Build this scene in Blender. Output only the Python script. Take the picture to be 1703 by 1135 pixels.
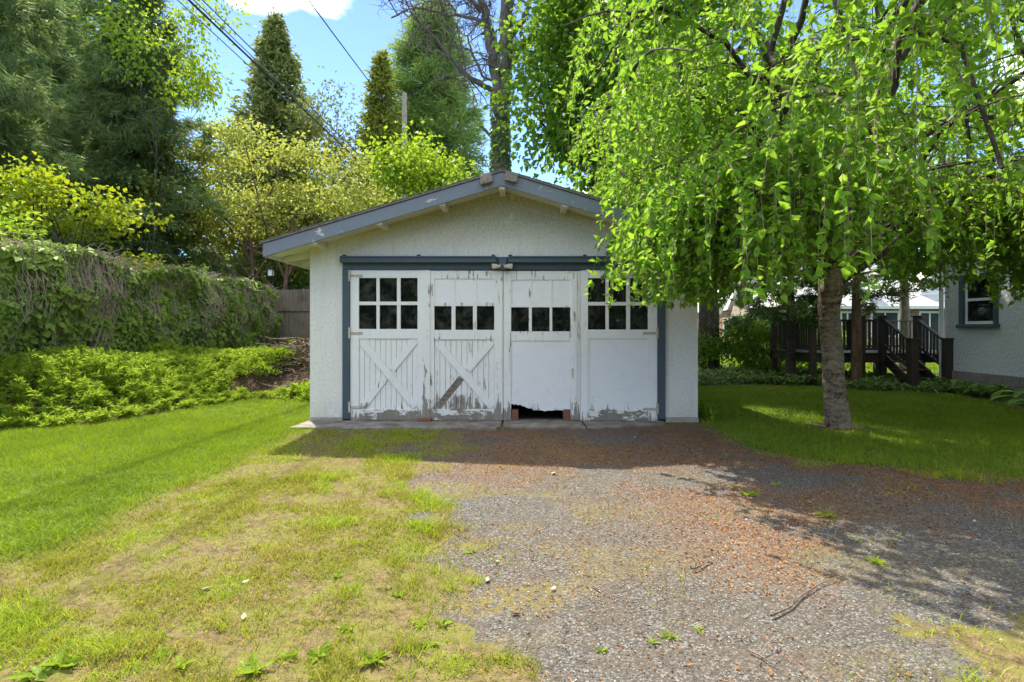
import bpy, math, random
import numpy as np

for o in list(bpy.data.objects):
    bpy.data.objects.remove(o)
S = bpy.context.scene
COL = S.collection
R = math.radians

# ------------------------------------------------------------------ camera
FPX, CZ, HY = 946.0, 1.45, 545.0          # focal length in photo pixels, eye height, horizon row (photo 1703x1135)
cam = bpy.data.cameras.new('camera')
cam.sensor_width = 36.0
cam.lens = 36.0 * FPX / 1703.0
cam.shift_y = -(567.5 - HY) / 1703.0
cam.clip_start, cam.clip_end = 0.05, 2000
camo = bpy.data.objects.new('camera', cam)
camo.location = (0, 0, CZ)
camo.rotation_euler = (R(90), 0, 0)
COL.objects.link(camo)
S.camera = camo

# ------------------------------------------------------------------ sky, sun, exposure
SUN_EL, SUN_AZ = R(55), R(-27)            # azimuth from +Y towards +X
W = bpy.data.worlds.new('World'); S.world = W; W.use_nodes = True
nt = W.node_tree; nt.nodes.clear()
def nn(t, kind, **kw):
    n = t.nodes.new(kind)
    for k, v in kw.items():
        if k in ('inp',):
            for a, b in v.items():
                n.inputs[a].default_value = b
        else:
            setattr(n, k, v)
    return n
out = nn(nt, 'ShaderNodeOutputWorld')
bg = nn(nt, 'ShaderNodeBackground', inp={'Strength': 0.15})
sky = nn(nt, 'ShaderNodeTexSky', sky_type='NISHITA', sun_disc=False)
sky.sun_elevation = SUN_EL; sky.sun_rotation = SUN_AZ % (2 * math.pi)
sky.air_density = 0.30; sky.dust_density = 0.0; sky.ozone_density = 4.0; sky.altitude = 800
# a few clouds in view, plus larger unseen ones added for fill light
tc = nn(nt, 'ShaderNodeTexCoord')
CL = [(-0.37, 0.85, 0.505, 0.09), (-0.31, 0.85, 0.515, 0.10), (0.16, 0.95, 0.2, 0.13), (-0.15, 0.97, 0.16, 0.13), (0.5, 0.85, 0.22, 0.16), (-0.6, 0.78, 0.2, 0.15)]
for i in range(64):                       # unseen clouds added outside the view to brighten the shade
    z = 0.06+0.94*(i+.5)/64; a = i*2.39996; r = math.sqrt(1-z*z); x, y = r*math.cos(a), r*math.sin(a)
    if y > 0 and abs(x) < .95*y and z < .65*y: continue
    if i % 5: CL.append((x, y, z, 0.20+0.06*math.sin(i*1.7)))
noi = nn(nt, 'ShaderNodeTexNoise', inp={'Scale': 7.0, 'Detail': 9.0, 'Roughness': 0.58})
stretch = nn(nt, 'ShaderNodeMapping', inp={'Scale': (1, 1, 2.2)})
nt.links.new(tc.outputs['Generated'], stretch.inputs['Vector'])
nt.links.new(stretch.outputs['Vector'], noi.inputs['Vector'])
acc = None
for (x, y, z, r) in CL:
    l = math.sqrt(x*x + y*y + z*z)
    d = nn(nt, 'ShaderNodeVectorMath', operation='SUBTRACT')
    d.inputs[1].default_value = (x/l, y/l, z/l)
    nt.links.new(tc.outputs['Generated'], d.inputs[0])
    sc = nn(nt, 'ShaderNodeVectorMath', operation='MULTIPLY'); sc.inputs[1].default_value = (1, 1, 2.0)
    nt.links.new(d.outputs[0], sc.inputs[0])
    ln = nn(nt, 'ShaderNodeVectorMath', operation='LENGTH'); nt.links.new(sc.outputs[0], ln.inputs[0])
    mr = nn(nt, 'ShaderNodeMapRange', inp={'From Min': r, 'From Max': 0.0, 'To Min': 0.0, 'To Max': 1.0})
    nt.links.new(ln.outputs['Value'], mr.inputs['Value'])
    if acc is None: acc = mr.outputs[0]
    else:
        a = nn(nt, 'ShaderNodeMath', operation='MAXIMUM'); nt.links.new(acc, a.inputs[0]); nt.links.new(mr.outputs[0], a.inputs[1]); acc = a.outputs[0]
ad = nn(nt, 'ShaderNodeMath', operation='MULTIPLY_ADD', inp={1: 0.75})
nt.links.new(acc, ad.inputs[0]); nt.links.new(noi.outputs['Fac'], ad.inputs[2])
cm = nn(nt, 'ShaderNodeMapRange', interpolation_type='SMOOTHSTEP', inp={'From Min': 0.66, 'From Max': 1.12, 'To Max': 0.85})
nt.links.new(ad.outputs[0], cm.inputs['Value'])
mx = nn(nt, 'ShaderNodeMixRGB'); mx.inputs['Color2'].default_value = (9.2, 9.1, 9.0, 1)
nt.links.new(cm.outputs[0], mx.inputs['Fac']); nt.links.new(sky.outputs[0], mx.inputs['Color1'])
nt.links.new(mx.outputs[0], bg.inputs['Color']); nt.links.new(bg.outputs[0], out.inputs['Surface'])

sl = bpy.data.lights.new('sun', 'SUN'); sl.energy = 2.0; sl.angle = R(0.6); sl.color = (1.0, 0.95, 0.86)
so = bpy.data.objects.new('sun', sl); COL.objects.link(so)
so.location = (-10, 20, 40)
from mathutils import Vector
sdir = Vector((-math.sin(SUN_AZ)*math.cos(SUN_EL), -math.cos(SUN_AZ)*math.cos(SUN_EL), -math.sin(SUN_EL)))
so.rotation_euler = sdir.to_track_quat('-Z', 'Y').to_euler()
vs = S.view_settings
vs.view_transform = 'Standard'; vs.look = 'None'; vs.gamma = 1.0; vs.use_curve_mapping = False
vs.exposure = 2.5
vs.use_white_balance = True; vs.white_balance_temperature = 7200; vs.white_balance_tint = 4   # camera set for open shade
S.render.engine = 'CYCLES'
S.cycles.max_bounces = 10; S.cycles.diffuse_bounces = 6; S.cycles.transparent_max_bounces = 8
S.cycles.transmission_bounces = 4; S.cycles.glossy_bounces = 3

# ------------------------------------------------------------------ helpers
RS = np.random.RandomState
def sstep(a, b, x):
    t = np.clip((np.asarray(x, float) - a) / (b - a), 0, 1)
    return t * t * (3 - 2 * t)
_T = {}
def vnoise(x, y, seed=0):
    if seed not in _T: _T[seed] = RS(seed + 77).rand(256, 256)
    t = _T[seed]; x = np.asarray(x, float); y = np.asarray(y, float)
    xi = np.floor(x).astype(int); yi = np.floor(y).astype(int)
    fx = x - xi; fy = y - yi; fx = fx*fx*(3-2*fx); fy = fy*fy*(3-2*fy)
    a = t[xi & 255, yi & 255]; b = t[(xi+1) & 255, yi & 255]; c = t[xi & 255, (yi+1) & 255]; d = t[(xi+1) & 255, (yi+1) & 255]
    return (a*(1-fx)+b*fx)*(1-fy) + (c*(1-fx)+d*fx)*fy
def fbm(x, y, seed=0, oct=4):
    s = 0; a = 0.5; tot = 0
    for i in range(oct):
        s = s + a*vnoise(x*2**i, y*2**i, seed+i); tot += a; a *= 0.55
    return s/tot
def G(px, py):                              # photo pixel -> point on the flat ground
    d = FPX*CZ/(py-HY)
    return ((px-851)/FPX*d, d)
def at(px, py, Y):                          # photo pixel -> point at a known distance
    return ((px-851)/FPX*Y, Y, CZ+(HY-py)/FPX*Y)
def polysd(x, y, poly):
    """signed distance to a polygon, positive inside"""
    d = np.full(x.shape, 1e9); ins = np.zeros(x.shape, bool); n = len(poly)
    for i in range(n):
        ax, ay = poly[i]; bx, by = poly[(i+1) % n]
        ex, ey = bx-ax, by-ay
        t = np.clip(((x-ax)*ex+(y-ay)*ey)/(ex*ex+ey*ey+1e-12), 0, 1)
        d = np.minimum(d, np.hypot(x-ax-t*ex, y-ay-t*ey))
        c = ((ay > y) != (by > y)) & (x < (bx-ax)*(y-ay)/(by-ay+1e-12)+ax)
        ins ^= c
    return np.where(ins, d, -d)
EDGE = [G(*p) for p in [(-150,735),(0,716),(150,706),(300,682),(420,663),(520,668)]]
BANK = EDGE + [(-3.25, 12.2), (-3.25, 90), (-90, 90), (-90, 7.2)]
def th(x, y):                               # terrain height: flat yard, a low bank rising from the lawn edge to the fence
    x = np.asarray(x, float); y = np.asarray(y, float)
    h = 0.60*sstep(-.05, 1.6, polysd(x, y, BANK))
    return h + 0.012*(fbm(x*1.3, y*1.3, 5)-0.5)*sstep(60, 20, y)

ORG = {}
def props(o, label=None, cat=None, group=None, kind=None):
    if label: o['label'] = label
    if cat: o['category'] = cat
    if group: o['group'] = group
    if kind: o['kind'] = kind
    return o
def empty(name, loc, label=None, cat=None, group=None, kind=None):
    o = bpy.data.objects.new(name, None); COL.objects.link(o)
    o.location = loc; o.empty_display_size = 0.1
    ORG[o.name] = np.array(loc, float)
    return props(o, label, cat, group, kind)
def mk(name, V, F, mat, parent=None, smooth=False, org=None, attrs=None, bevel=0):
    """V world vertices; F int array (n,k) or list of such arrays / list of tuples"""
    V = np.asarray(V, float)
    base = ORG[parent.name] if parent is not None else (np.array(org, float) if org is not None else np.zeros(3))
    me = bpy.data.meshes.new(name)
    if isinstance(F, np.ndarray): F = [F]
    if len(F) and isinstance(F[0], np.ndarray):
        loops = np.concatenate([f.reshape(-1) for f in F])
        tot = np.concatenate([np.full(len(f), f.shape[1]) for f in F])
        st = np.concatenate([[0], np.cumsum(tot)[:-1]])
        me.vertices.add(len(V)); me.vertices.foreach_set('co', (V-base).astype(np.float32).ravel())
        me.loops.add(len(loops)); me.loops.foreach_set('vertex_index', loops.astype(np.int32))
        me.polygons.add(len(tot)); me.polygons.foreach_set('loop_start', st.astype(np.int32))
        me.polygons.foreach_set('loop_total', tot.astype(np.int32))
    else:
        me.from_pydata([tuple(v) for v in (V-base)], [], [tuple(f) for f in F])
    if attrs:
        for k, a in attrs.items():
            if a.ndim == 1:
                at_ = me.attributes.new(k, 'FLOAT', 'POINT'); at_.data.foreach_set('value', a.astype(np.float32))
            else:
                at_ = me.attributes.new(k, 'FLOAT_COLOR', 'POINT')
                c = np.ones((len(a), 4), np.float32); c[:, :3] = a; at_.data.foreach_set('color', c.ravel())
    me.update(calc_edges=True)
    if smooth: me.polygons.foreach_set('use_smooth', np.ones(len(me.polygons), bool))
    me.materials.append(mat)
    o = bpy.data.objects.new(name, me); COL.objects.link(o)
    if parent is not None: o.parent = parent
    else: o.location = base
    ORG[o.name] = base
    if bevel:
        m = o.modifiers.new('bevel', 'BEVEL'); m.width = bevel; m.segments = 2; m.limit_method = 'ANGLE'
    return o
BOXF = [(0,3,2,1),(4,5,6,7),(0,1,5,4),(1,2,6,5),(2,3,7,6),(3,0,4,7)]
def box(name, mat, parent, x0, x1, y0, y1, z0, z1, bevel=0.004, org=None):
    V = [(x0,y0,z0),(x1,y0,z0),(x1,y1,z0),(x0,y1,z0),(x0,y0,z1),(x1,y0,z1),(x1,y1,z1),(x0,y1,z1)]
    return mk(name, V, BOXF, mat, parent, bevel=bevel, org=org)
def prism_xz(name, mat, parent, poly, y0, y1, bevel=0.0, org=None):
    """polygon given as (x,z), counter-clockwise seen from -Y, extruded from y0 to y1"""
    n = len(poly)
    V = [(p[0], y0, p[1]) for p in poly] + [(p[0], y1, p[1]) for p in poly]
    F = [tuple(range(n)), tuple(range(2*n-1, n-1, -1))] + [(i, i+n, (i+1) % n+n, (i+1) % n) for i in range(n)]
    return mk(name, V, F, mat, parent, bevel=bevel, org=org)
def bar(name, mat, parent, a, b, w, h, bevel=0.003):
    """box beam from a to b, w across (horizontal), h in the other direction"""
    a = np.array(a, float); b = np.array(b, float); d = (b-a)/np.linalg.norm(b-a)
    up = np.array([0, 0, 1.0]) if abs(d[2]) < 0.95 else np.array([0, 1.0, 0])
    s = np.cross(d, up); s /= np.linalg.norm(s); u = np.cross(s, d)
    V = []
    for p in (a, b):
        for (i, j) in ((-1,-1), (1,-1), (1,1), (-1,1)): V.append(p + s*i*w/2 + u*j*h/2)
    return mk(name, V, [(0,1,2,3),(7,6,5,4),(0,4,5,1),(1,5,6,2),(2,6,7,3),(3,7,4,0)], mat, parent, bevel=bevel)
def tubes(lines, sides=5):
    """lines: list of (pts (n,3), radii (n,)) -> V, F of quads"""
    VV, FF, off = [], [], 0
    ang = np.arange(sides)*2*math.pi/sides; ca, sa = np.cos(ang), np.sin(ang)
    for P, r in lines:
        P = np.asarray(P, float); r = np.broadcast_to(np.asarray(r, float), (len(P),))
        t = np.gradient(P, axis=0); t /= np.linalg.norm(t, axis=1)[:, None]+1e-9
        m = t.mean(0); ref = np.array([1.0, 0, 0]) if abs(m[0]) < 0.6*np.linalg.norm(m)+1e-6 else np.array([0, 1.0, 0])
        s = np.cross(t, ref); s /= np.linalg.norm(s, axis=1)[:, None]+1e-9; u = np.cross(t, s)
        ring = P[:, None, :] + r[:, None, None]*(s[:, None, :]*ca[None, :, None] + u[:, None, :]*sa[None, :, None])
        n = len(P); VV.append(ring.reshape(-1, 3))
        i = np.arange(n-1)[:, None]*sides; j = np.arange(sides)[None, :]; k = (j+1) % sides
        FF.append((np.stack([i+j, i+k, i+sides+k, i+sides+j], -1).reshape(-1, 4))+off); off += n*sides
    return np.concatenate(VV), np.concatenate(FF)
def unit(a): return a/(np.linalg.norm(a, axis=-1, keepdims=True)+1e-9)
def leaves(P, D, L, Wd, rs, near=False, needle=False, nbias=None, up=0.6, fold=0.25, droop=0.12):
    """leaf blades: P bases, D axis directions, L lengths, Wd widths"""
    n = len(P); D = unit(D)
    N = rs.normal(size=(n, 3)); N[:, 2] += up*2
    if nbias is not None: N = N*.55+np.array(nbias)
    Sd = unit(np.cross(D, N)); N = unit(np.cross(Sd, D))
    L = np.broadcast_to(L, (n,))[:, None]; Wd = np.broadcast_to(Wd, (n,))[:, None]
    i = np.arange(n)[:, None]
    if needle:
        V = np.stack([P-Sd*Wd*.5, P+Sd*Wd*.5, P+D*L-N*L*droop], 1).reshape(-1, 3)
        return V, i*3+np.array([[0, 1, 2]])
    if near:
        up1 = N*Wd*fold
        V = np.stack([P, P+D*L*.28+Sd*Wd*.5+up1, P+D*L*.66+Sd*Wd*.4+up1*.8-N*L*droop*.4, P+D*L-N*L*droop,
                      P+D*L*.66-Sd*Wd*.4+up1*.8-N*L*droop*.4, P+D*L*.28-Sd*Wd*.5+up1], 1).reshape(-1, 3)
        F = np.concatenate([i*6+np.array([[0,1,2,3]]), i*6+np.array([[0,3,4,5]])])
    else:
        V = np.stack([P, P+D*L*.42+Sd*Wd*.5+N*Wd*fold, P+D*L-N*L*droop, P+D*L*.42-Sd*Wd*.5+N*Wd*fold], 1).reshape(-1, 3)
        F = np.concatenate([i*4+np.array([[0,1,2]]), i*4+np.array([[0,2,3]])])
    return V, F
def join(parts):
    VV, FF, off = [], [], 0
    for V, F in parts: VV.append(V); FF.append(F+off); off += len(V)
    return np.concatenate(VV), np.concatenate(FF)
def curve(a, b, rs, n=7, bend=0.15, sag=0.0):
    a = np.array(a, float); b = np.array(b, float); t = np.linspace(0, 1, n)[:, None]
    l = np.linalg.norm(b-a); k = rs.normal(size=3)*bend*l; k2 = rs.normal(size=3)*bend*l*.4
    return a+(b-a)*t + k*t*(1-t)*2 + k2*np.sin(t*math.pi*2)*.5 + np.array([0, 0, 1.0])*sag*l*t*(1-t)*4

# ------------------------------------------------------------------ materials
M = {}
def mat(name, build):
    m = bpy.data.materials.new(name); m.use_nodes = True; t = m.node_tree; t.nodes.clear()
    o = nn(t, 'ShaderNodeOutputMaterial'); build(t, o); M[name] = m; return m
def lk(t, a, b): t.links.new(a, b)
def pri(t, o, color=(.5,.5,.5), rough=.8, spec=.3, metal=0):
    p = nn(t, 'ShaderNodeBsdfPrincipled', inp={'Roughness': rough, 'Specular IOR Level': spec, 'Metallic': metal})
    if isinstance(color, tuple): p.inputs['Base Color'].default_value = color+(1,)
    else: lk(t, color, p.inputs['Base Color'])
    lk(t, p.outputs[0], o.inputs['Surface']); return p
def noise(t, scale, detail=5, rough=.6, vec=None, sc=None):
    n = nn(t, 'ShaderNodeTexNoise', inp={'Scale': scale, 'Detail': detail, 'Roughness': rough})
    c = vec
    if c is None: c = nn(t, 'ShaderNodeTexCoord').outputs['Object']
    if sc:
        mp = nn(t, 'ShaderNodeMapping', inp={'Scale': sc}); lk(t, c, mp.inputs['Vector']); c = mp.outputs['Vector']
    lk(t, c, n.inputs['Vector']); return n.outputs['Fac']
def ramp(t, fac, stops):
    r = nn(t, 'ShaderNodeValToRGB'); e = r.color_ramp.elements
    while len(e) > 1: e.remove(e[-1])
    for i, (p, c) in enumerate(stops):
        if i == 0: e[0].position = p; e[0].color = tuple(c)+(1,)
        else: x = e.new(p); x.color = tuple(c)+(1,)
    lk(t, fac, r.inputs['Fac']); return r.outputs['Color']
def mixc(t, fac, a, b, mode='MIX'):
    m = nn(t, 'ShaderNodeMixRGB', blend_type=mode)
    for s, v in ((m.inputs['Fac'], fac), (m.inputs['Color1'], a), (m.inputs['Color2'], b)):
        if isinstance(v, (int, float)): s.default_value = v
        elif isinstance(v, tuple): s.default_value = v+(1,)
        else: lk(t, v, s)
    return m.outputs['Color']
def mrange(t, v, a, b, c=0., d=1.):
    m = nn(t, 'ShaderNodeMapRange', inp={'From Min': a, 'From Max': b, 'To Min': c, 'To Max': d}); lk(t, v, m.inputs['Value']); return m.outputs[0]
def mth(t, op, a, b=0.):
    m = nn(t, 'ShaderNodeMath', operation=op)
    for s, v in ((m.inputs[0], a), (m.inputs[1], b)):
        if isinstance(v, (int, float)): s.default_value = v
        else: lk(t, v, s)
    return m.outputs[0]
def bump(t, p, h, strength=.4, dist=.01):
    b = nn(t, 'ShaderNodeBump', inp={'Strength': strength, 'Distance': dist}); lk(t, h, b.inputs['Height']); lk(t, b.outputs[0], p.inputs['Normal'])
def wpos(t): return nn(t, 'ShaderNodeNewGeometry').outputs['Position']
def sepz(t, vec):
    s = nn(t, 'ShaderNodeSeparateXYZ'); lk(t, vec, s.inputs[0]); return s.outputs

def leafmat(name, c1, c2, trans=None, tf=.35, rough=.55, spec=.2, c3=None):
    def b(t, o):
        g = nn(t, 'ShaderNodeNewGeometry')
        stops = [(0, c1), (1, c2)] if c3 is None else [(0, c1), (.55, c2), (.93, c2), (1, c3)]
        c = ramp(t, g.outputs['Random Per Island'], stops)
        big = noise(t, .9, 2, .5, vec=g.outputs['Position'])
        c = mixc(t, .5, c, ramp(t, big, [(.3, (.55,.55,.5)), (.7, (1.35,1.3,1.2))]), 'MULTIPLY')
        p = pri(t, o, c, rough, spec)
        tr = nn(t, 'ShaderNodeBsdfTranslucent')
        k = trans or tuple(min(1, v*1.6) for v in c2)
        tcol = mixc(t, .5, c, k); lk(t, tcol, tr.inputs['Color'])
        ms = nn(t, 'ShaderNodeMixShader', inp={'Fac': tf}); lk(t, p.outputs[0], ms.inputs[1]); lk(t, tr.outputs[0], ms.inputs[2])
        lk(t, ms.outputs[0], o.inputs['Surface'])
    return mat(name, b)
leafmat('leaf_cherry', (.06,.175,.012), (.17,.36,.03), (.46,.72,.06), .45, c3=(.34,.47,.08))
leafmat('leaf_maple', (.075,.18,.016), (.15,.29,.03), (.38,.58,.05), .45)
leafmat('leaf_dark', (.06,.12,.04), (.13,.2,.06), (.24,.34,.07), .32)
leafmat('leaf_conifer', (.075,.14,.055), (.17,.25,.09), (.28,.38,.1), .4, c3=(.28,.2,.09))
leafmat('leaf_cedar', (.12,.16,.05), (.24,.28,.085), (.34,.4,.1), .38, c3=(.3,.23,.09))
leafmat('leaf_olive', (.085,.12,.03), (.18,.21,.05), (.3,.35,.07), .32, c3=(.26,.2,.07))
leafmat('leaf_goldcone', (.15,.19,.03), (.27,.3,.05), (.4,.44,.07), .34)
leafmat('leaf_pine', (.12,.21,.05), (.24,.35,.09), (.36,.48,.1), .38)
leafmat('leaf_dogwood', (.17,.24,.035), (.36,.39,.075), (.55,.6,.11), .42, c3=(.45,.38,.18))
leafmat('leaf_bright', (.12,.24,.015), (.25,.37,.03), (.5,.66,.05), .42)
leafmat('leaf_redbud', (.12,.22,.015), (.30,.37,.02), (.55,.6,.03), .42)
leafmat('leaf_ivy', (.07,.14,.035), (.19,.29,.08), (.26,.4,.07), .28, rough=.42, spec=.3, c3=(.3,.2,.11))
leafmat('leaf_creeper', (.14,.26,.035), (.3,.41,.09), (.5,.62,.1), .4)
leafmat('leaf_weed', (.18,.31,.03), (.36,.48,.06), (.55,.7,.07), .4)
leafmat('leaf_shrub', (.11,.22,.015), (.25,.36,.03), (.45,.6,.05), .35)
leafmat('leaf_hosta', (.09,.19,.035), (.15,.28,.055), (.3,.5,.07), .3, rough=.45)
leafmat('leaf_litter', (.17,.065,.022), (.34,.16,.06), (.32,.15,.06), .15, c3=(.45,.36,.24))
leafmat('leaf_pale', (.34,.31,.25), (.48,.45,.38), (.4,.4,.33), .2)

def bark(name, c1, c2, sx=14, sz=3, strength=.9, moss=None):
    def b(t, o):
        c = nn(t, 'ShaderNodeTexCoord').outputs['Object']
        n = noise(t, 1, 6, .65, vec=c, sc=(sx, sx, sz)); n2 = noise(t, 2.2, 3, vec=c)
        fl = noise(t, 22, 5, .7, vec=c); n = mth(t, 'ADD', mth(t, 'MULTIPLY', n, .55), mth(t, 'MULTIPLY', fl, .45))
        col = ramp(t, n, [(.40, c1), (.56, c2)])
        col = mixc(t, mrange(t, n2, .5, .75, 0, .5), col, moss or tuple(v*1.4 for v in c2))
        p = pri(t, o, col, .9, .15); bump(t, p, n, strength, .03)
    return mat(name, b)
bark('bark_cherry', (.055,.04,.028), (.29,.225,.16), 5, 17, 1.0, (.3,.28,.2))
bark('bark_grey', (.055,.048,.04), (.17,.15,.13), 16, 3)
bark('bark_dark', (.025,.02,.017), (.09,.075,.06), 14, 4)
bark('bark_brown', (.09,.055,.035), (.2,.13,.085), 16, 3)
bark('vine_stem', (.19,.14,.10), (.42,.34,.27), 20, 6, .4)
bark('twig_brown', (.10,.07,.055), (.24,.18,.145), 20, 6, .4)

def b(t, o):   # stucco, white
    pos = wpos(t); c = nn(t, 'ShaderNodeTexCoord').outputs['Object']
    z = sepz(t, pos)[2]
    n = noise(t, 26, 6, .65, vec=c); n2 = noise(t, 2.1, 6, .7, vec=c); n3 = noise(t, 75, 3, .6, vec=c)
    col = ramp(t, n, [(.25, (.62,.61,.57)), (.55, (.76,.755,.72))])
    gable_tint = mth(t, 'MULTIPLY', mrange(t, z, 2.5, 3.15), mrange(t, n2, .12, .42))            # olive tint growing towards the gable top
    col = mixc(t, mth(t, 'MULTIPLY', gable_tint, .85), col, ramp(t, n, [(.3, (.19,.19,.11)), (.6, (.40,.39,.26))]))
    stk_ = noise(t, 1, 5, .7, vec=pos, sc=(7, 7, .55)); col = mixc(t, mrange(t, stk_, .52, .72, 0, .4), col, (.44,.42,.34))
    foot = mth(t, 'MULTIPLY', mrange(t, z, .38, .0), mrange(t, n2, .35, .65))             # splash dirt at the foot
    col = mixc(t, mth(t, 'MULTIPLY', foot, .7), col, (.42,.38,.29))
    col = mixc(t, mrange(t, n3, .68, .74, 0, .5), col, (.3,.29,.25))
    p = pri(t, o, col, .92, .15); bump(t, p, mth(t, 'ADD', n, mth(t, 'MULTIPLY', n2, .4)), .75, .022)
mat('stucco_white', b)
def b(t, o):   # stucco of the house
    c = nn(t, 'ShaderNodeTexCoord').outputs['Object']
    n = noise(t, 13, 5, .6, vec=c); n2 = noise(t, 1.3, 5, .7, vec=c)
    col = mixc(t, mrange(t, n2, .52, .75, 0, .35), (.60,.63,.65), (.42,.43,.42))
    p = pri(t, o, col, .9, .15); bump(t, p, n, 1.0, .05)
mat('stucco_house', b)
def paint(name, base, wood, lo, hi, zlo=None, vert=True, streak=(22, 22, 2.2)):
    """paint peeling to weathered wood; lo/hi = noise limits of the bare patches; zlo = height where rot sets in"""
    def b(t, o):
        pos = wpos(t)
        n = noise(t, 1, 7, .72, vec=pos, sc=streak)
        big = noise(t, 2.6, 4, .6, vec=pos)
        v = mth(t, 'ADD', mth(t, 'MULTIPLY', n, .65), mth(t, 'MULTIPLY', big, .35))
        if zlo:
            z = sepz(t, pos)[2]
            v = mth(t, 'ADD', v, mrange(t, z, zlo, 0.05, 0, .2))
        pm = mrange(t, v, lo, hi)
        grain = noise(t, 1, 5, .6, vec=pos, sc=(90, 90, 4))
        wc = ramp(t, grain, [(.3, tuple(x*.55 for x in wood)), (.7, wood)])
        dirt = noise(t, 9, 5, .65, vec=pos)
        bc = mixc(t, mrange(t, dirt, .5, .8, 0, .35), base, tuple(x*.72 for x in base))
        col = mixc(t, pm, bc, wc)
        p = pri(t, o, col, .55, .35)
        lk(t, mrange(t, pm, 0, 1, .5, .9), p.inputs['Roughness'])
        bump(t, p, mth(t, 'SUBTRACT', mth(t, 'MULTIPLY', grain, .25), pm), .55, .004)
    return mat(name, b)
WOOD = (.34,.30,.26)
paint('paint_white', (.78,.78,.77), WOOD, .63, .65, .30)
paint('paint_worn', (.78,.78,.76), WOOD, .57, .59, .45)
paint('paint_bottom', (.74,.73,.70), (.3,.27,.225), .645, .665, .40, streak=(5, 5, 14))
paint('paint_panel', (.78,.79,.80), (.4,.36,.32), .655, .675, .40)
paint('trim_blue', (.062,.093,.118), (.62,.62,.6), .66, .67, streak=(9, 9, 6))
paint('fascia_blue', (.165,.195,.235), (.72,.71,.68), .60, .615, streak=(3.2, 9, 9))
paint('soffit_paint', (.72,.70,.60), WOOD, .66, .68, streak=(10, 10, 10))
paint('fence_wood', (.2,.165,.12), (.12,.10,.07), .5, .6, streak=(30, 30, 2))
paint('old_wood', (.27,.235,.2), (.13,.11,.09), .45, .6, streak=(30, 30, 30))
paint('deck_stain', (.055,.04,.031), (.12,.09,.07), .6, .7, streak=(20, 20, 4))
paint('white_trim', (.8,.8,.79), (.6,.6,.58), .7, .75)
def glass(name, col, dust=.05):
    def b(t, o):
        n = noise(t, 5, 6, .7); c = mixc(t, mrange(t, n, .48, .8, 0, dust), col, (.5,.5,.48))
        p = pri(t, o, c, .035, .5)
        lk(t, mrange(t, n, .45, .75, .02, .14), p.inputs['Roughness'])
        w = noise(t, 1.7, 2, .5); bump(t, p, w, .05, .02)
    return mat(name, b)
glass('glass_dark', (.008,.009,.009), .14)
glass('glass_far', (.05,.06,.065), .1)
def plain(name, c1, c2, scale=20, rough=.85, spec=.2, bmp=.3, metal=0):
    def b(t, o):
        n = noise(t, scale, 5, .65); p = pri(t, o, ramp(t, n, [(.3, c1), (.7, c2)]), rough, spec, metal); bump(t, p, n, bmp, .008)
    return mat(name, b)
plain('concrete', (.10,.085,.07), (.30,.275,.25), 4.5, .95, .1)
plain('foundation', (.26,.24,.20), (.46,.43,.37), 6, .95, .1, .6)
plain('block_paint', (.19,.165,.15), (.29,.25,.225), 12, .9, .15, .4)
plain('brick_red', (.15,.07,.05), (.25,.125,.09), 40, .95, .1, .5)
plain('shingle_grey', (.1,.095,.085), (.24,.23,.21), 30, .95, .1, .5)
plain('black_metal', (.015,.015,.017), (.03,.03,.033), 30, .5, .4, .1)
plain('white_metal', (.7,.69,.66), (.82,.8,.77), 30, .5, .4, .1)
plain('rust_metal', (.3,.25,.2), (.62,.58,.5), 60, .7, .3, .3)
plain('frosted', (.75,.77,.8), (.85,.86,.88), 10, .3, .4, .1)
plain('wire_black', (.02,.02,.022), (.04,.04,.042), 3, .6, .3, 0)
plain('wire_grey', (.16,.17,.18), (.24,.25,.26), 3, .6, .3, 0)
plain('pole_wood', (.26,.23,.19), (.42,.38,.32), 8, .9, .1, .4)
plain('interior_dark', (.05,.045,.04), (.09,.08,.07), 6, .95, .1)
plain('soil', (.07,.05,.035), (.16,.115,.08), 9, .97, .05, .8)
plain('stone_pale', (.5,.48,.44), (.72,.7,.66), 40, .9, .15, .4)
plain('roof_red', (.2,.075,.055), (.31,.13,.1), 14, .9, .15, .4)
plain('roof_brown', (.19,.15,.135), (.3,.245,.22), 14, .9, .15, .4)
plain('roof_pale', (.42,.42,.44), (.6,.6,.62), 14, .85, .2, .4)
def b(t, o):
    c = nn(t, 'ShaderNodeTexCoord').outputs['Object']
    mp = nn(t, 'ShaderNodeMapping', inp={'Rotation': (R(90), 0, 0)}); lk(t, c, mp.inputs['Vector'])
    br = nn(t, 'ShaderNodeTexBrick', inp={'Scale': 1.0, 'Brick Width': .22, 'Row Height': .075, 'Mortar Size': .01,
            'Color1': (.27,.10,.07,1), 'Color2': (.38,.17,.12,1), 'Mortar': (.5,.46,.42,1)})
    lk(t, mp.outputs[0], br.inputs['Vector'])
    p = pri(t, o, br.outputs['Color'], .9, .1); bump(t, p, br.outputs['Fac'], -.4, .01)
mat('brick_wall', b)
def b(t, o):
    z = sepz(t, wpos(t))[2]; f = mth(t, 'FRACT', mth(t, 'MULTIPLY', z, 8.0))
    p = pri(t, o, (.8,.8,.8), .6, .3); bump(t, p, f, .6, .02)
mat('siding_white', b)

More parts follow.
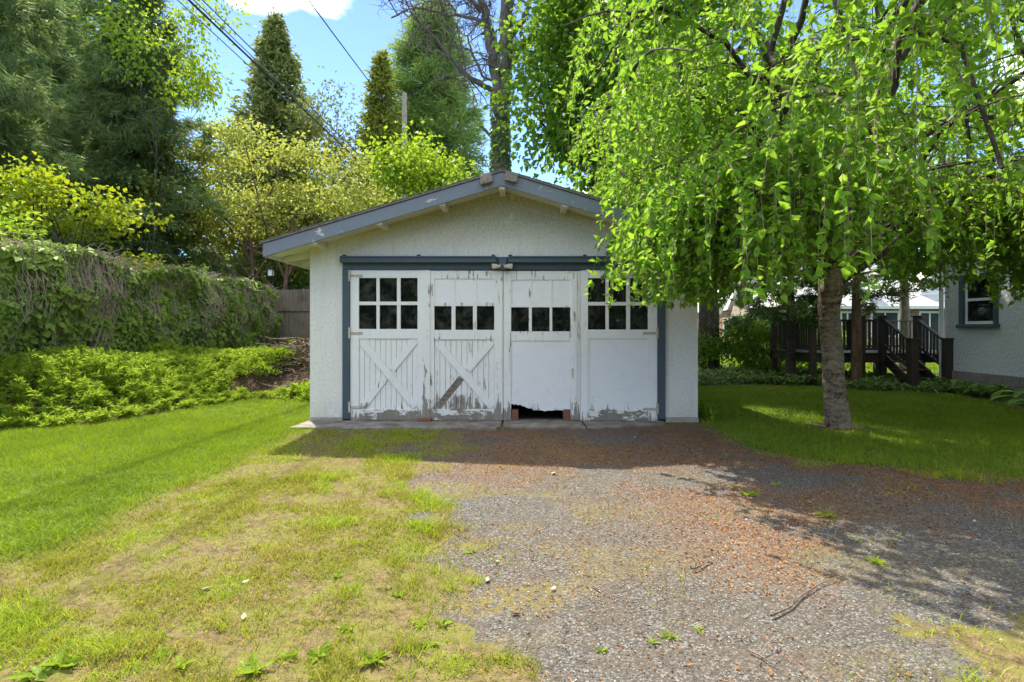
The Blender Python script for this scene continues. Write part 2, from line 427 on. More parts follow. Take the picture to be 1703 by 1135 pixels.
# ------------------------------------------------------------------ ground
GRAVEL = [G(*p) for p in [(770,716),(1165,704),(1240,747),(1340,769),(1500,784),(1703,801),(2300,840),(2300,1080),(1703,1050),(1600,1065),(1520,1090),
          (1470,1130),(1440,1300),(850,1300),(835,1135),(830,1080),(800,1020),(830,960),(800,900),(775,850),(745,830),(720,805),(735,778),(750,740)]]
GREEN_L = [G(*p) for p in [(525,704),(500,720),(400,768),(300,805),(200,855),(100,905),(0,930),(-500,1010)]] + [(-60, 3.5), (-60, 300), (-3.1, 300)]
GREEN_R = [G(*p) for p in [(1158,702),(1240,744),(1340,765),(1500,779),(1703,796),(2300,830)]] + [(90, 6), (90, 300), (-3.1, 300), (-3.1, 8.7)]
BED = EDGE + [(-3.0, 14.9), (-3.0, 20.2), (-8.7, 20.2), (-8.7, 7.2)]
IVYBED = [G(*p) for p in [(1160,643),(1250,640),(1350,642),(1420,650),(1500,652),(1530,655),(1575,655),(1640,668),(1720,684)]] + [(11, 14.5), (7.5, 20), (3.4, 20)]
def masks(x, y):
    w = (fbm(x*1.1, y*1.1, 11)-.5); w2 = (fbm(x*3.7, y*3.7, 21)-.5)
    gr = sstep(-.22, .22, polysd(x, y, GRAVEL) + w*1.1 + w2*.9)
    gl = sstep(-.25, .3, polysd(x, y, GREEN_L) + w*.5 + w2*.35)
    g2 = sstep(-.08, .10, polysd(x, y, GREEN_R) + w*.25 + w2*.2)
    green = np.maximum(gl, g2)
    soil_ = sstep(.62, .3, np.hypot((x-4.75)/1.1, y-8.3)+w*.6)*.9
    bed = np.maximum(np.maximum(soil_, sstep(-.1, .1, polysd(x, y, BED)+w*.3)), sstep(-.15, .15, polysd(x, y, IVYBED)+w*.5))
    # gravel shows through the dry strip in patches, moss creeps over the gravel
    dry = 1-np.maximum(np.maximum(gr, green), 0)
    patch = sstep(.56, .68, fbm(x*1.6+9, y*1.6, 31))*sstep(-2.4, -.6, x)*sstep(2.6, 4, y)
    gr = np.maximum(gr, patch*np.clip(dry, 0, 1)*.9)*(1-green)
    mossn = fbm(x*1.4+3, y*2.0, 41)
    moss = sstep(.52, .66, mossn)*(.25+.75*sstep(1.6, -.4, x))*sstep(8, 7, y*.0+y)
    litter = sstep(.33, .56, fbm(x*.8+5, y*1.1, 51)*.7+fbm(x*4, y*4, 61)*.3)*(.16+.84*np.maximum(sstep(4.4, 6.0, y)*sstep(-1.4, .2, x), sstep(.6, 2.0, x-.35*np.clip(3.4-y, 0, 2))*sstep(2.6, 3.6, y)))
    return gr, green, bed, moss, litter
def axis(a, b, step, lo, hi):
    c = np.arange(a, b+step*.5, step); l = [a]; s = step
    while l[-1] > lo: s *= 1.35; l.append(l[-1]-s)
    u = [c[-1]]; s = step
    while u[-1] < hi: s *= 1.35; u.append(u[-1]+s)
    return np.concatenate([l[:0:-1], c, u[1:]])
gx = axis(-9, 11, .055, -400, 400); gy = axis(1.8, 15, .05, -400, 600)
XX, YY = np.meshgrid(gx, gy, indexing='ij')
gr, green, bed, moss, litter = masks(XX, YY)
ZZ = th(XX, YY) + .006*(vnoise(XX*14, YY*14, 71)-.5)*sstep(30, 15, YY)
nxg, nyg = XX.shape
ii = (np.arange(nxg-1)[:, None]*nyg + np.arange(nyg-1)[None, :]).reshape(-1, 1)
GF = ii + np.array([[0, nyg, nyg+1, 1]])
def b(t, o):
    a = lambda k: nn(t, 'ShaderNodeAttribute', attribute_name=k).outputs['Fac']
    pos = wpos(t)
    f1 = noise(t, 60, 4, .7, vec=pos); f2 = noise(t, 5, 5, .65, vec=pos); f3 = noise(t, 18, 5, .7, vec=pos)
    dry = ramp(t, f3, [(.28, (.04,.03,.018)), (.45, (.115,.085,.045)), (.62, (.2,.14,.078)), (.8, (.15,.135,.04))])
    dry = mixc(t, mrange(t, f2, .42, .62, 0, .7), dry, (.15,.16,.032))
    vo = nn(t, 'ShaderNodeTexVoronoi', inp={'Scale': 75.0}); lk(t, pos, vo.inputs['Vector'])
    vs_ = sepz(t, vo.outputs['Color'])
    stone = ramp(t, vs_[0], [(0, (.045,.042,.04)), (.5, (.115,.11,.106)), (1, (.24,.235,.23))])
    stone = mixc(t, mrange(t, vo.outputs['Distance'], .35, .75, 0, .85), stone, (.07,.062,.055))
    stone = mixc(t, mrange(t, f2, .38, .62, 0, .6), stone, (.095,.078,.063))
    lit = mth(t, 'MULTIPLY', a('litter'), mrange(t, f1, .42, .58))
    stone = mixc(t, mth(t, 'MULTIPLY', lit, .75), stone, ramp(t, f3, [(.3, (.16,.07,.03)), (.7, (.30,.14,.06))]))
    ms = mth(t, 'MULTIPLY', a('moss'), mrange(t, f3, .4, .6))
    stone = mixc(t, mth(t, 'MULTIPLY', ms, .85), stone, ramp(t, f1, [(.3, (.12,.10,.02)), (.7, (.24,.19,.04))]))
    lawn = ramp(t, f3, [(.3, (.05,.07,.02)), (.7, (.10,.16,.03))])
    col = mixc(t, mrange(t, mth(t, 'ADD', a('gravel'), mth(t, 'MULTIPLY', mth(t, 'SUBTRACT', f3, .5), .7)), .4, .6), dry, stone)
    col = mixc(t, a('green'), col, lawn)
    col = mixc(t, a('bed'), col, ramp(t, f3, [(.3, (.05,.035,.025)), (.7, (.14,.095,.06))]))
    p = pri(t, o, col, .95, .12)
    h = mth(t, 'ADD', mth(t, 'MULTIPLY', vo.outputs['Distance'], -.6), f1)
    bump(t, p, h, .8, .012)
mat('ground', b)
props(mk('ground', np.stack([XX, YY, ZZ], -1).reshape(-1, 3), GF, M['ground'], smooth=True,
   attrs={'gravel': gr.ravel(), 'green': green.ravel(), 'bed': bed.ravel(), 'moss': moss.ravel(), 'litter': litter.ravel()}), kind='structure')

# ------------------------------------------------------------------ garage
YG = 8.7                                     # front wall
PXM = FPX/YG
def X(px): return (px-851)/PXM
def Z(py): return CZ+(HY-py)/PXM
gar = empty('garage', (X(835), YG, 0), 'white stucco garage with blue-grey trim and four peeling white door leaves', 'garage')
gxl, gxr, gxc = X(515), X(1160), X(835)
SL = .30                                      # roof slope
yF = 8.20; yB = 14.95
apex = CZ+(HY-283)/FPX*yF                     # top of the roof at the ridge
hwR = 3.43
roofz = lambda x: apex - SL*abs(x-gxc)
dl, dr, dtop = X(570), X(1105), Z(428)
under = lambda x: roofz(x)-.18
box('side_wall', M['stucco_white'], gar, gxl, gxl+.2, YG+.2, 14.4, .08, under(gxl)+.02, 0)
box('side_wall', M['stucco_white'], gar, gxr-.2, gxr, YG+.2, 14.4, .08, under(gxr)+.02, 0)
prism_xz('front_wall', M['stucco_white'], gar, [(gxl,.08),(dl,.08),(dl,dtop),(dr,dtop),(dr,.08),(gxr,.08),(gxr,under(gxr)),(gxc,under(gxc)),(gxl,under(gxl))], YG, YG+.2)
prism_xz('rear_wall', M['stucco_white'], gar, [(gxl,.08),(gxr,.08),(gxr,under(gxr)),(gxc,under(gxc)),(gxl,under(gxl))], 14.4, 14.6)
for a, b_ in ((gxl-.012, dl-.004), (dr+.01, gxr+.012)):
    box('foundation', M['foundation'], gar, a, b_, YG-.012, YG+.2, -.1, .081, .008)
for x0 in (gxl-.012, gxr-.188): box('foundation', M['foundation'], gar, x0, x0+.2, YG+.2, 14.6, -.1, .081, .008)
box('floor_slab', M['interior_dark'], gar, gxl+.2, gxr-.2, YG+.16, 14.4, -.1, .035, 0)
# roof: sheathing below, shingles above
for s in (-1, 1):
    xe = gxc+s*hwR; ze = roofz(xe)
    def slab(name, m, t0, t1, ya, yb, ext=0):
        x2 = gxc+s*(hwR+ext); z2 = apex-SL*(hwR+ext)
        p = [(gxc, apex-t1), (x2, z2-t1), (x2, z2-t0), (gxc, apex-t0)]
        if s < 0: p = p[::-1]
        return prism_xz(name, m, gar, p, ya, yb)
    slab('roof_sheathing', M['soffit_paint'], .034, .075, yF, yB)
    slab('soffit', M['soffit_paint'], .155, .18, yF+.006, YG-.001)
    rf = slab('roof', M['shingle_grey'], .0, .032, yF-.05, yB+.03, .045)
    # shingle courses, each lapping the one below
    for k in range(24):
        u0 = hwR+.05-k*.146; u1 = max(u0-.165, 0)
        p = [(gxc+s*u0, apex-SL*u0+.002), (gxc+s*u0, apex-SL*u0+.011), (gxc+s*u1, apex-SL*u1+.0015), (gxc+s*u1, apex-SL*u1-.004)]
        if s > 0: p = p[::-1]
        prism_xz('shingle_course', M['shingle_grey'], rf, p, yF-.055-.004*(k % 2), yB+.03)
    # fascia (rake board)
    ft, fb = .040, .232
    p = [(gxc, apex-fb), (xe, ze-fb), (xe, ze-ft), (gxc, apex-ft)]
    prism_xz('fascia', M['fascia_blue'], gar, p if s > 0 else p[::-1], yF-.032, yF+.004, .003)
    # eave board and rafter tails along the side
    prism_xz('eave_board', M['soffit_paint'], gar, ([(xe-s*.03, ze-.225), (xe-s*.002, ze-.225), (xe-s*.002, ze-.077), (xe-s*.03, ze-.077+SL*.0)][::1 if s > 0 else -1]), yF+.006, yB, 0)
    wx = gxl if s < 0 else gxr
    for k in range(9):
        yy = YG+.1+k*.7
        p = [(wx+s*.0, under(wx)-.13), (xe-s*.04, under(xe-s*.04)-.07), (xe-s*.04, under(xe-s*.04)+.004), (wx, under(wx)+.004)]
        prism_xz('rafter_tail', M['soffit_paint'], gar, p if s > 0 else p[::-1], yy, yy+.045)
# lookouts between wall and rake board
for px, py in ((835, 0), (738, 1), (636, 1), (530, 1), (938, 1), (1036, 1)):
    x = (px-851)/FPX*8.45
    box('lookout', M['soffit_paint'], gar, x-.045, x+.045, yF+.006, YG+.02, under(x)-.075-(.02 if py == 0 else 0), under(x)+ (-.002 if py == 0 else .012), .003)
# ridge blocks
for px, py, a in ((808, 299, -.28), (850, 296, .2)):
    c = np.array(at(px, py, yF-.07)); w, h = .088, .062
    ca, sa = math.cos(a), math.sin(a)
    q = [(c[0]+i*w*ca+j*h*sa*.6, c[2]-i*w*sa+j*h) for i, j in ((-1,-1),(1,-1),(1,1),(-1,1))]
    prism_xz('ridge_block', M['old_wood'], gar, q, yF-.125, yF-.02, .008)
# door surround
box('door_jamb', M['trim_blue'], gar, dl-.002, X(582), YG-.035, YG+.12, .05, Z(449.5), .005)
box('door_jamb', M['trim_blue'], gar, X(1093), dr+.002, YG-.035, YG+.12, .05, Z(449.5), .005)
box('door_header', M['trim_blue'], gar, dl-.002, dr+.002, YG-.03, YG+.12, Z(449.5)+.001, Z(430), .005)
for a, b_ in ((568, 826), (845, 1110)):
    box('door_track', M['trim_blue'], gar, X(a), X(b_), YG-.13, YG-.028, Z(438.5), Z(428.5), .010)
    box('door_track', M['trim_blue'], gar, X(a)+.01, X(b_)-.01, YG-.15, YG-.045, Z(430.5), Z(428), .004)
box('track_stop', M['trim_blue'], gar, X(829), X(842), YG-.10, YG-.028, Z(450), Z(429), .006)
for px in (574, 697, 820, 848, 971, 1094):
    box('track_bolt', M['black_metal'], gar, X(px)-.028, X(px)+.028, YG-.09, YG-.0, Z(428.3), Z(424.8), .012)
for s, px in ((-1, 824), (1, 846)):
    p = [(X(px)-s*.075, Z(447)), (X(px)+s*.05, Z(449)), (X(px)+s*.06, Z(440.5)), (X(px)-s*.02, Z(441)), (X(px)-s*.055, Z(443.5)), (X(px)-s*.085, Z(440))]
    prism_xz('door_hanger', M['rust_metal'], gar, p if s < 0 else p[::-1], YG-.16, YG-.05, .012)
# ---- door leaves
yD = YG-.012
def leaf(label, x0, x1, sl_, sr_, z0, z1, panes, rows, midrail, kind, worn, blankrow):
    pa, wr = M['paint_white'] if not worn else M['paint_worn'], M['paint_worn']
    m = M['paint_white'] if worn == 0 else M['paint_worn']
    base = box('garage_door', M['interior_dark'], gar, X(x0)+.02, X(x1)-.02, yD+.052, yD+.062, Z(midrail[1])-.01, Z(midrail[0])+.01, 0)
    base['label'] = label
    B = lambda n, mm, a, b_, pz0, pz1, ya=0., yb=.05, bv=.003: box(n, mm, base, X(a), X(b_), yD+ya, yD+yb, Z(pz0), Z(pz1), bv)
    B('stile', m, x0, sl_, z1, z0); B('stile', wr if worn else m, sr_, x1, z1, z0)
    B('rail', m, sl_, sr_, rows[0], z0, .0025)
    B('rail', m, sl_, sr_, midrail[1], midrail[0], .0025)
    B('muntin', m, panes[0][0], panes[2][1], rows[2], rows[1], .006, .04)
    for i in (0, 1):
        for k in (0, 2): B('muntin', m, panes[i][1], panes[i+1][0], rows[k+1], rows[k], .008, .04)
    if midrail[0]-rows[3] > .5: B('rail', m, sl_, sr_, midrail[0], rows[3], .003)
    for i in range(3):
        for k in (0, 2):
            if k == 0 and blankrow: B('panel', M['paint_panel'], panes[i][0], panes[i][1], rows[1], rows[0], .018, .03, 0)
            else: B('pane', M['glass_dark'], panes[i][0]-.3, panes[i][1]+.3, rows[k+1], rows[k], .024, .03, 0)
    return base, B
rows = (462.7, 502, 507.8, 547.5)
lf1, B1 = leaf('door leaf with six glass panes and an intact painted cross brace', 582.5, 708, 596.7, 694, 449.8, 699.5, [(596.7,625.5),(631,659.6),(665.8,694)], rows, (547.5, 563.7), 'x', 0, False)
rows = (464, 503.5, 509.5, 549)
lf2, B2 = leaf('door leaf with half of its cross brace missing', 708.6, 836, 722, 821.5, 450.5, 699.5, [(722,750.4),(757,786),(792.6,821.5)], rows, (549, 565), 'x', 1, True)
rows = (465.8, 507.5, 511.5, 551)
lf3, B3 = leaf('door leaf with a rotted ragged lower panel', 836.6, 964, 849.6, 948, 451, 699, [(849.6,879),(884,913.6),(918,948)], rows, (551.5, 567.3), 'p', 1, True)
rows = (463, 502.5, 508.5, 548.5)
lf4, B4 = leaf('door leaf with plain flat lower panel', 964.6, 1092.4, 977.3, 1077.2, 450, 700, [(977.3,1006.6),(1012,1041),(1047.5,1077.2)], rows, (548.5, 564), 'p', 0, False)
def brace(base, m, a, b_, w, ya, yb):
    a = np.array([X(a[0]), Z(a[1])]); b_ = np.array([X(b_[0]), Z(b_[1])]); d = (b_-a)/np.linalg.norm(b_-a); n = np.array([-d[1], d[0]])*w/2
    p = [a-n, b_-n, b_+n, a+n]
    ar = sum(p[i][0]*p[(i+1)%4][1]-p[(i+1)%4][0]*p[i][1] for i in range(4))
    if ar < 0: p = p[::-1]
    prism_xz('brace', m, base, p, yD+ya, yD+yb, .003)
for base, B, a, b_, zt, worn in ((lf1, B1, 596.7, 694, 563.7, 0), (lf2, B2, 722, 821.5, 565, 1)):
    n = 11; w = (b_-a)/n
    for i in range(n):
        B('board', M['paint_worn'] if worn else M['paint_white'], a+i*w+.25, a+(i+1)*w-.25, 682, zt, .02+.0012*(i % 2), .045, .004)
    B('rail', M['paint_bottom'], a, b_, 698.5, 680.6, -.002)
    wd = .105
    brace(base, M['paint_white'], (a+5, zt+5), (b_-4, 677), wd, .0005, .0255)
    mx_, my_ = (a+b_)/2, (zt+680)/2
    brace(base, M['paint_white'], (b_-4.5, zt+4.5), (mx_+5.5, my_-7), wd, .0005, .0255)
    if not worn: brace(base, M['paint_worn'], (mx_-5, my_+6.5), (a+6, 677), wd, .0005, .0255)
    else: brace(base, M['old_wood'], (mx_-5, my_+6.5), (a+6, 677), wd*.95, .016, .0255)
# ragged panel of the third leaf
rg = RS(5); xs = np.linspace(849.8, 947.8, 44)
yb_ = np.interp(xs, [849, 856, 866, 876, 890, 905, 925, 948], [672, 672.5, 674.5, 679, 682.5, 684, 682.5, 682]) + rg.normal(size=44)*.7
poly = [(X(x), Z(y)) for x, y in zip(xs, yb_)] + [(X(947.8), Z(567)), (X(849.8), Z(567))]
prism_xz('panel', M['paint_panel'], lf3, poly, yD+.014, yD+.03)
B4('panel', M['paint_panel'], 977.3, 1077.2, 683, 564, .012, .03, 0)
B4('moulding', M['paint_white'], 977.5, 980, 682, 565, .004, .013); B4('moulding', M['paint_white'], 1074.6, 1077, 682, 565, .004, .013)
B4('rail', M['paint_bottom'], 977.3, 1077.2, 699.5, 681.6, -.002)
B1('batten', M['paint_worn'], 702, 715, 699, 450, -.016, .002); B2('batten', M['paint_worn'], 829.5, 835.4, 699, 451, -.012, .002)
B3('batten', M['paint_worn'], 950, 959, 698, 452, -.014, .002)
for B, px, py in ((B1, 581, 459), (B1, 581, 554), (B1, 581, 677), (B4, 1080.5, 554), (B4, 1080.5, 680)):
    s = 1 if px < 800 else -1
    B('hinge', M['rust_metal'], px if s > 0 else px-12, px+22 if s > 0 else px+12.5, py+2.2, py-1.6, -.012, .002, .002)
    e = px if s > 0 else 1091.5
    B('hinge', M['rust_metal'], e-1.2, e+2.2, py+9, py-9, -.03, .002, .003)
# bricks and apron
def brick(name, label, x0, x1, y0, y1, z0, z1):
    o = box(name, M['brick_red'], None, x0, x1, y0, y1, z0, z1, .004, org=((x0+x1)/2, (y0+y1)/2, z0))
    props(o, label, 'brick')
brick('brick', 'red brick lying flat on the slab before the cross-braced doors', X(697), X(719), YG-.16, YG-.05, .03, .075)
brick('brick', 'brick propping the rotted door leaf beside the middle post', X(850.5), X(861.5), YG-.01, YG+.18, .03, Z(682))
brick('brick', 'brick propping the rotted door leaf beside the plain panelled leaf', X(936.5), X(947), YG-.01, YG+.18, .03, Z(681))
ap = empty('concrete_apron', (0, 8.4, 0), kind='structure')
rs = RS(8)
def slabp(pts, z):
    n = len(pts); V = [(x, y, z-.12) for x, y in pts]+[(x, y, z) for x, y in pts]
    F = [tuple(range(n, 2*n)), tuple(range(n-1, -1, -1))]+[(i, (i+1) % n, (i+1) % n+n, i+n) for i in range(n)]
    mk('slab', V, F, M['concrete'], ap, bevel=.012)
def ragged(a, b_, n, amp):
    t = np.linspace(0, 1, n); return [(a[0]+(b_[0]-a[0])*u, a[1]+(b_[1]-a[1])*u+rs.normal()*amp) for u in t]
slabp(ragged((X(506), 8.08), (X(826), 8.05), 14, .015)+[(X(834), 8.2), (X(834), YG+.159), (dl, YG+.159), (dl,YG-.02), (X(512), YG-.02)], .031)
slabp(ragged((X(842), 8.08), (X(966), 8.10), 8, .02)+[(X(965), YG+.159), (X(837), YG+.159), (X(837), 8.3)], .029)
slabp(ragged((X(968), 8.12), (X(1030), 8.2), 5, .02)+[(X(1100), 8.42), (X(1102), YG+.158), (X(968), YG+.158)], .026)

# ------------------------------------------------------------------ house on the right
XH, YH0, YH1 = 10.27, 3.0, 13.5
ho = empty('house', (13.2, 8.5, 0), 'pale stucco house with dark framed window and block foundation beside the deck', 'house')
wy0, wy1, wz0, wz1 = 12.02, 13.02, 1.52, 2.62
V = []; zt = 3.75
def wallx(name, y0, y1, z0, z1): return box(name, M['stucco_house'], ho, XH, XH+.2, y0, y1, z0, z1, 0)
prs = [(YH0, wy0, .45, zt), (wy1, YH1, .45, zt), (wy0, wy1, .45, wz0), (wy0, wy1, wz1, zt)]
for q in prs: wallx('wall', *q)
box('wall', M['stucco_house'], ho, XH+.2, 16.2, YH1-.2, YH1, .45, zt, 0)
box('wall', M['stucco_house'], ho, 16.0, 16.2, YH0, YH1-.2, .45, zt, 0)
box('wall', M['stucco_house'], ho, XH+.2, 16.0, YH0, YH0+.2, .45, zt, 0)
for k in range(24):
    y1 = YH1-k*.41+.01; box('concrete_block', M['block_paint'], ho, XH-.035, XH+.165, y1-.40, y1, .235, .452, .008)
    box('concrete_block', M['block_paint'], ho, XH-.037, XH+.163, y1-.60, y1-.2, .03, .227, .008)
box('foundation', M['foundation'], ho, XH+.03, 16.1, YH0+.03, YH1-.03, -.1, .449, 0)
wn = box('window', M['trim_blue'], ho, XH-.035, XH+.12, wy0-.02, wy0+.09, wz0, wz1, .004)
box('frame', M['trim_blue'], wn, XH-.035, XH+.12, wy1-.09, wy1+.02, wz0, wz1, .004)
box('frame', M['trim_blue'], wn, XH-.036, XH+.12, wy0-.02, wy1+.02, wz1-.1, wz1+.02, .004)
box('sill', M['trim_blue'], wn, XH-.07, XH+.12, wy0-.06, wy1+.06, wz0-.075, wz0+.003, .006)
box('sash', M['white_trim'], wn, XH+.03, XH+.08, wy0+.092, wy0+.14, wz0+.005, wz1-.1, .003)
box('sash', M['white_trim'], wn, XH+.03, XH+.08, wy1-.14, wy1-.092, wz0+.005, wz1-.1, .003)
box('sash', M['white_trim'], wn, XH+.029, XH+.08, wy0+.092, wy1-.092, wz0+.004, wz0+.07, .003)
box('sash', M['white_trim'], wn, XH+.028, XH+.08, wy0+.092, wy1-.092, 2.04, 2.10, .003)
box('pane', M['glass_dark'], wn, XH+.05, XH+.06, wy0+.1, wy1-.1, wz0+.03, wz1-.1, 0)
V, F = tubes([(np.array([[XH-.06, YH1+.03, .1], [XH-.06, YH1+.03, 3.4], [XH-.2, YH1+.05, 3.66]]), .045)], 8)
mk('downspout', V, F, M['white_trim'], ho, True)
# roof with eaves
hx = 13.2
for s in (-1, 1):
    xe = hx+s*3.2; p = [(hx, 5.5), (xe, zt-.02), (xe, zt+.14), (hx, 5.66)]
    prism_xz('roof', M['shingle_grey'], ho, p if s > 0 else p[::-1], YH0-.4, YH1+.45)
box('fascia', M['white_trim'], ho, hx-3.235, hx-3.203, YH0-.4, YH1+.45, zt-.08, zt+.13, .004)
box('gutter', M['white_trim'], ho, hx-3.34, hx-3.237, YH0-.4, YH1+.45, zt+.0, zt+.11, .02)
box('soffit', M['white_trim'], ho, hx-3.2, XH+.05, YH0-.4, YH1+.4, zt-.05, zt-.025, 0)
prism_xz('gable_wall', M['stucco_house'], ho, [(XH+.05, zt), (16.15, zt), (hx, 5.5)], YH1-.19, YH1-.01)

# ------------------------------------------------------------------ deck
dk = empty('deck', (9.0, 15, 0), 'dark brown stained timber deck with railings and steps beside the pale house', 'deck')
DS = M['deck_stain']; dz = .81; yd0, yd1 = 14.4, 16.6; xd0, xd1 = 7.54, 12.0
for k in range(32):
    x0 = xd0-.03+k*.142; y0 = yd0-.03 if x0 < XH+.02 else YH1+.02
    if x0+.136 < xd1+.05: box('board', DS, dk, x0, x0+.136, y0, yd1+.03, dz-.03, dz, .004)
box('beam', DS, dk, xd0, 9.33, yd0, yd0+.045, dz-.25, dz-.031, .004); box('beam', DS, dk, 9.33, xd1, yd0+.001, yd0+.045, dz-.25, dz-.031, .004)
box('beam', DS, dk, xd0, xd1, yd1-.045, yd1, dz-.25, dz-.031, .004); box('beam', DS, dk, xd0, xd0+.045, yd0+.046, yd1-.046, dz-.25, dz-.031, .004)
def post(x, y, z0, z1, w=.14):
    p = box('post', DS, dk, x-w/2, x+w/2, y-w/2, y+w/2, z0, z1, .006)
    box('cap', DS, p, x-w/2-.025, x+w/2+.025, y-w/2-.025, y+w/2+.025, z1+.0005, z1+.035, .008)
xs1, xs2 = 9.38, 10.2
for x in (7.61, 8.84, xs1, xs2+.06): post(x, yd0, -.05 if x < 9 else .02, 1.72)
for x in (7.61, 9.1, 10.6, 11.9): post(x, yd1-.07, -.05, 1.72)
def railing(a, b_, wide=None):
    a = np.array(a); b_ = np.array(b_); L = np.linalg.norm(b_-a); n = int(L/.118)
    bar('rail', DS, dk, (a[0], a[1], 1.635), (b_[0], b_[1], 1.635), .09, .04); bar('rail', DS, dk, (a[0], a[1], .91), (b_[0], b_[1], .91), .05, .06)
    for k in range(1, n):
        q = a+(b_-a)*k/n; w = .035 if not (wide and k in wide) else .11
        box('baluster', DS, dk, q[0]-w/2, q[0]+w/2, q[1]-.0175, q[1]+.0175, .93, 1.62, .003)
railing((7.68, yd0), (8.77, yd0), (3, 7)); railing((8.91, yd0), (xs1-.07, yd0), (2,)); railing((7.61, yd0+.07), (7.61, yd1-.14))
railing((7.68, yd1-.07), (9.03, yd1-.07)); railing((9.17, yd1-.07), (10.53, yd1-.07)); railing((10.67, yd1-.07), (11.83, yd1-.07))
yn = 13.32
post(xs1, yn, -.05, 1.17, .17); post(xs2, yn, -.05, 1.17, .17)
for x in (xs1, xs2):
    xo = x+.0
    bar('handrail', DS, dk, (xo, yn+.07, 1.13), (xo if x == xs1 else xo+.03, yd0-.07, 1.64), .08, .05)
    bar('stair_rail', DS, dk, (xo, yn+.07, .48), (xo if x == xs1 else xo+.03, yd0-.07, 1.0), .05, .06)
    for k in range(1, 8):
        t = k/8; y = yn+.085+(yd0-yn-.17)*t
        box('baluster', DS, dk, xo-.0175, xo+.0175, y-.0175, y+.0175, .50+.51*t, 1.12+.5*t, .003)
    bar('stringer', DS, dk, (x+(.06 if x == xs1 else -.1), yn-.02, -.02), (x+(.06 if x == xs1 else -.1), yd0, .66), .045, .24)
for k, z in enumerate((.62, .43, .24, .07)):
    y1 = yd0-.02-k*.28; box('tread', DS, dk, xs1-.02+(.1 if k == 3 else 0), xs2-.02, y1-.29, y1, z-.035-.004*k, z, .006)
    if k == 3: box('tread', DS, dk, xs1+.15, xs2-.15, y1-.26, y1-.02, -.05, z-.04, .004)

# ------------------------------------------------------------------ houses behind
bh = empty('brick_house', (17, 28, 0), 'low red brick house with pale shingle roof behind the deck', 'house')
bx0, bx1 = 12.4, 23.0
box('wall', M['brick_wall'], bh, bx0, bx1, 26, 32, -.1, 2.5, 0)
p = [(bx0-.3, 2.35), (bx1+.3, 2.35), (bx1-1.6, 5.2), (bx0+1.2, 5.2)]
V = [(bx0-.4, 25.5, 2.4), (bx1+.4, 25.5, 2.4), (bx1+.4, 32.5, 2.4), (bx0-.4, 32.5, 2.4), (bx0+.6, 29, 5.2), (bx1-.6, 29, 5.2)]
rf = mk('roof', V, [(0,3,2,1),(0,1,5,4),(1,2,5),(2,3,4,5),(3,0,4)], M['roof_pale'], bh)
box('gutter', M['white_trim'], bh, bx0-.4, bx1+.4, 25.38, 25.498, 2.28, 2.42, .01)
for px0, px1, z0, z1 in ((1446, 1494, 1.0, 2.22), (1526, 1562, .2, 2.2), (1395, 1420, 1.0, 2.2)):
    x0, x1 = (px0-851)/FPX*26, (px1-851)/FPX*26
    w = box('window', M['white_trim'], bh, x0, x1, 25.93, 26.05, z0, z1, .005)
    box('pane', M['glass_far'], w, x0+.1, (x0+x1)/2-.04, 25.92, 25.935, z0+.1, z1-.1, 0); box('pane', M['glass_far'], w, (x0+x1)/2+.04, x1-.1, 25.92, 25.935, z0+.1, z1-.1, 0)
d0 = (1540-851)/FPX*27          # pale dormer on the roof
V = [(d0-.9, 26.2, 2.95), (d0+.9, 26.2, 2.95), (d0, 26.2, 4.4), (d0-.9, 29, 2.95), (d0+.9, 29, 2.95), (d0, 29, 4.4)]
mk('dormer', V, [(0,1,2),(0,2,5,3),(1,4,5,2),(3,5,4)], M['siding_white'], rf)
wh = empty('white_house', (14, 31, 0), 'white sided house with steep gable and brown porch roof behind the hedge', 'house')
q = lambda px, py, Y=30.0: ((px-851)/FPX*Y, CZ+(HY-py)/FPX*Y)
gp = [q(1208, 516), q(1400, 516), q(1400, 470), q(1310, 330), q(1262, 400)]
prism_xz('wall', M['siding_white'], wh, gp, 30.0, 36)
box('wall', M['brick_wall'], wh, q(1212, 0)[0], q(1400, 0)[0], 29.6, 36.2, -.1, q(0, 517)[1]-.0, 0)
a, b_ = q(1190, 540), q(1268, 398)
bar('rake_board', M['white_trim'], wh, (a[0]-.0, 29.95, a[1]+.6), (b_[0]+1.4, 29.95, b_[1]+3.2), .5, .35)
a, b_ = q(1193, 520), q(1330, 522)
V = [(a[0], 28.2, a[1]-.25), (b_[0], 28.2, a[1]-.25), (b_[0], 29.98, a[1]+.75), (a[0]+.9, 29.98, a[1]+.75), (a[0], 28.2, a[1]-.32), (b_[0], 28.2, a[1]-.32), (b_[0], 29.98, a[1]-.32), (a[0]+.9, 29.98, a[1]-.32)]
mk('porch_roof', V, [(0,1,2,3),(7,6,5,4),(0,4,5,1),(0,3,7,4),(1,5,6,2),(2,6,7,3)], M['roof_brown'], wh)
box('gutter', M['white_trim'], wh, a[0], b_[0], 28.08, 28.19, a[1]-.34, a[1]-.2, .01)
for px in (1206, 1260, 1322):
    x = q(px, 0, 28.4)[0]; box('porch_post', M['white_trim'], wh, x-.1, x+.1, 28.3, 28.5, -.1, a[1]-.32, .01)
x0, z0 = q(1222, 507); x1, z1 = q(1235, 470)
w = box('window', M['white_trim'], wh, x0, x1, 29.9, 30.02, z0, z1, .005); box('pane', M['glass_far'], w, x0+.08, x1-.08, 29.89, 29.905, z0+.08, z1-.08, 0)
rh = empty('red_roofed_house', (12.5, 42, 0), 'house with red tiled roof beyond the white gabled house', 'house')
x0, x1 = (1140-851)/FPX*40, (1216-851)/FPX*40
box('wall', M['brick_wall'], rh, x0, x1-.2, 40, 46, -.1, 2.6, 0)
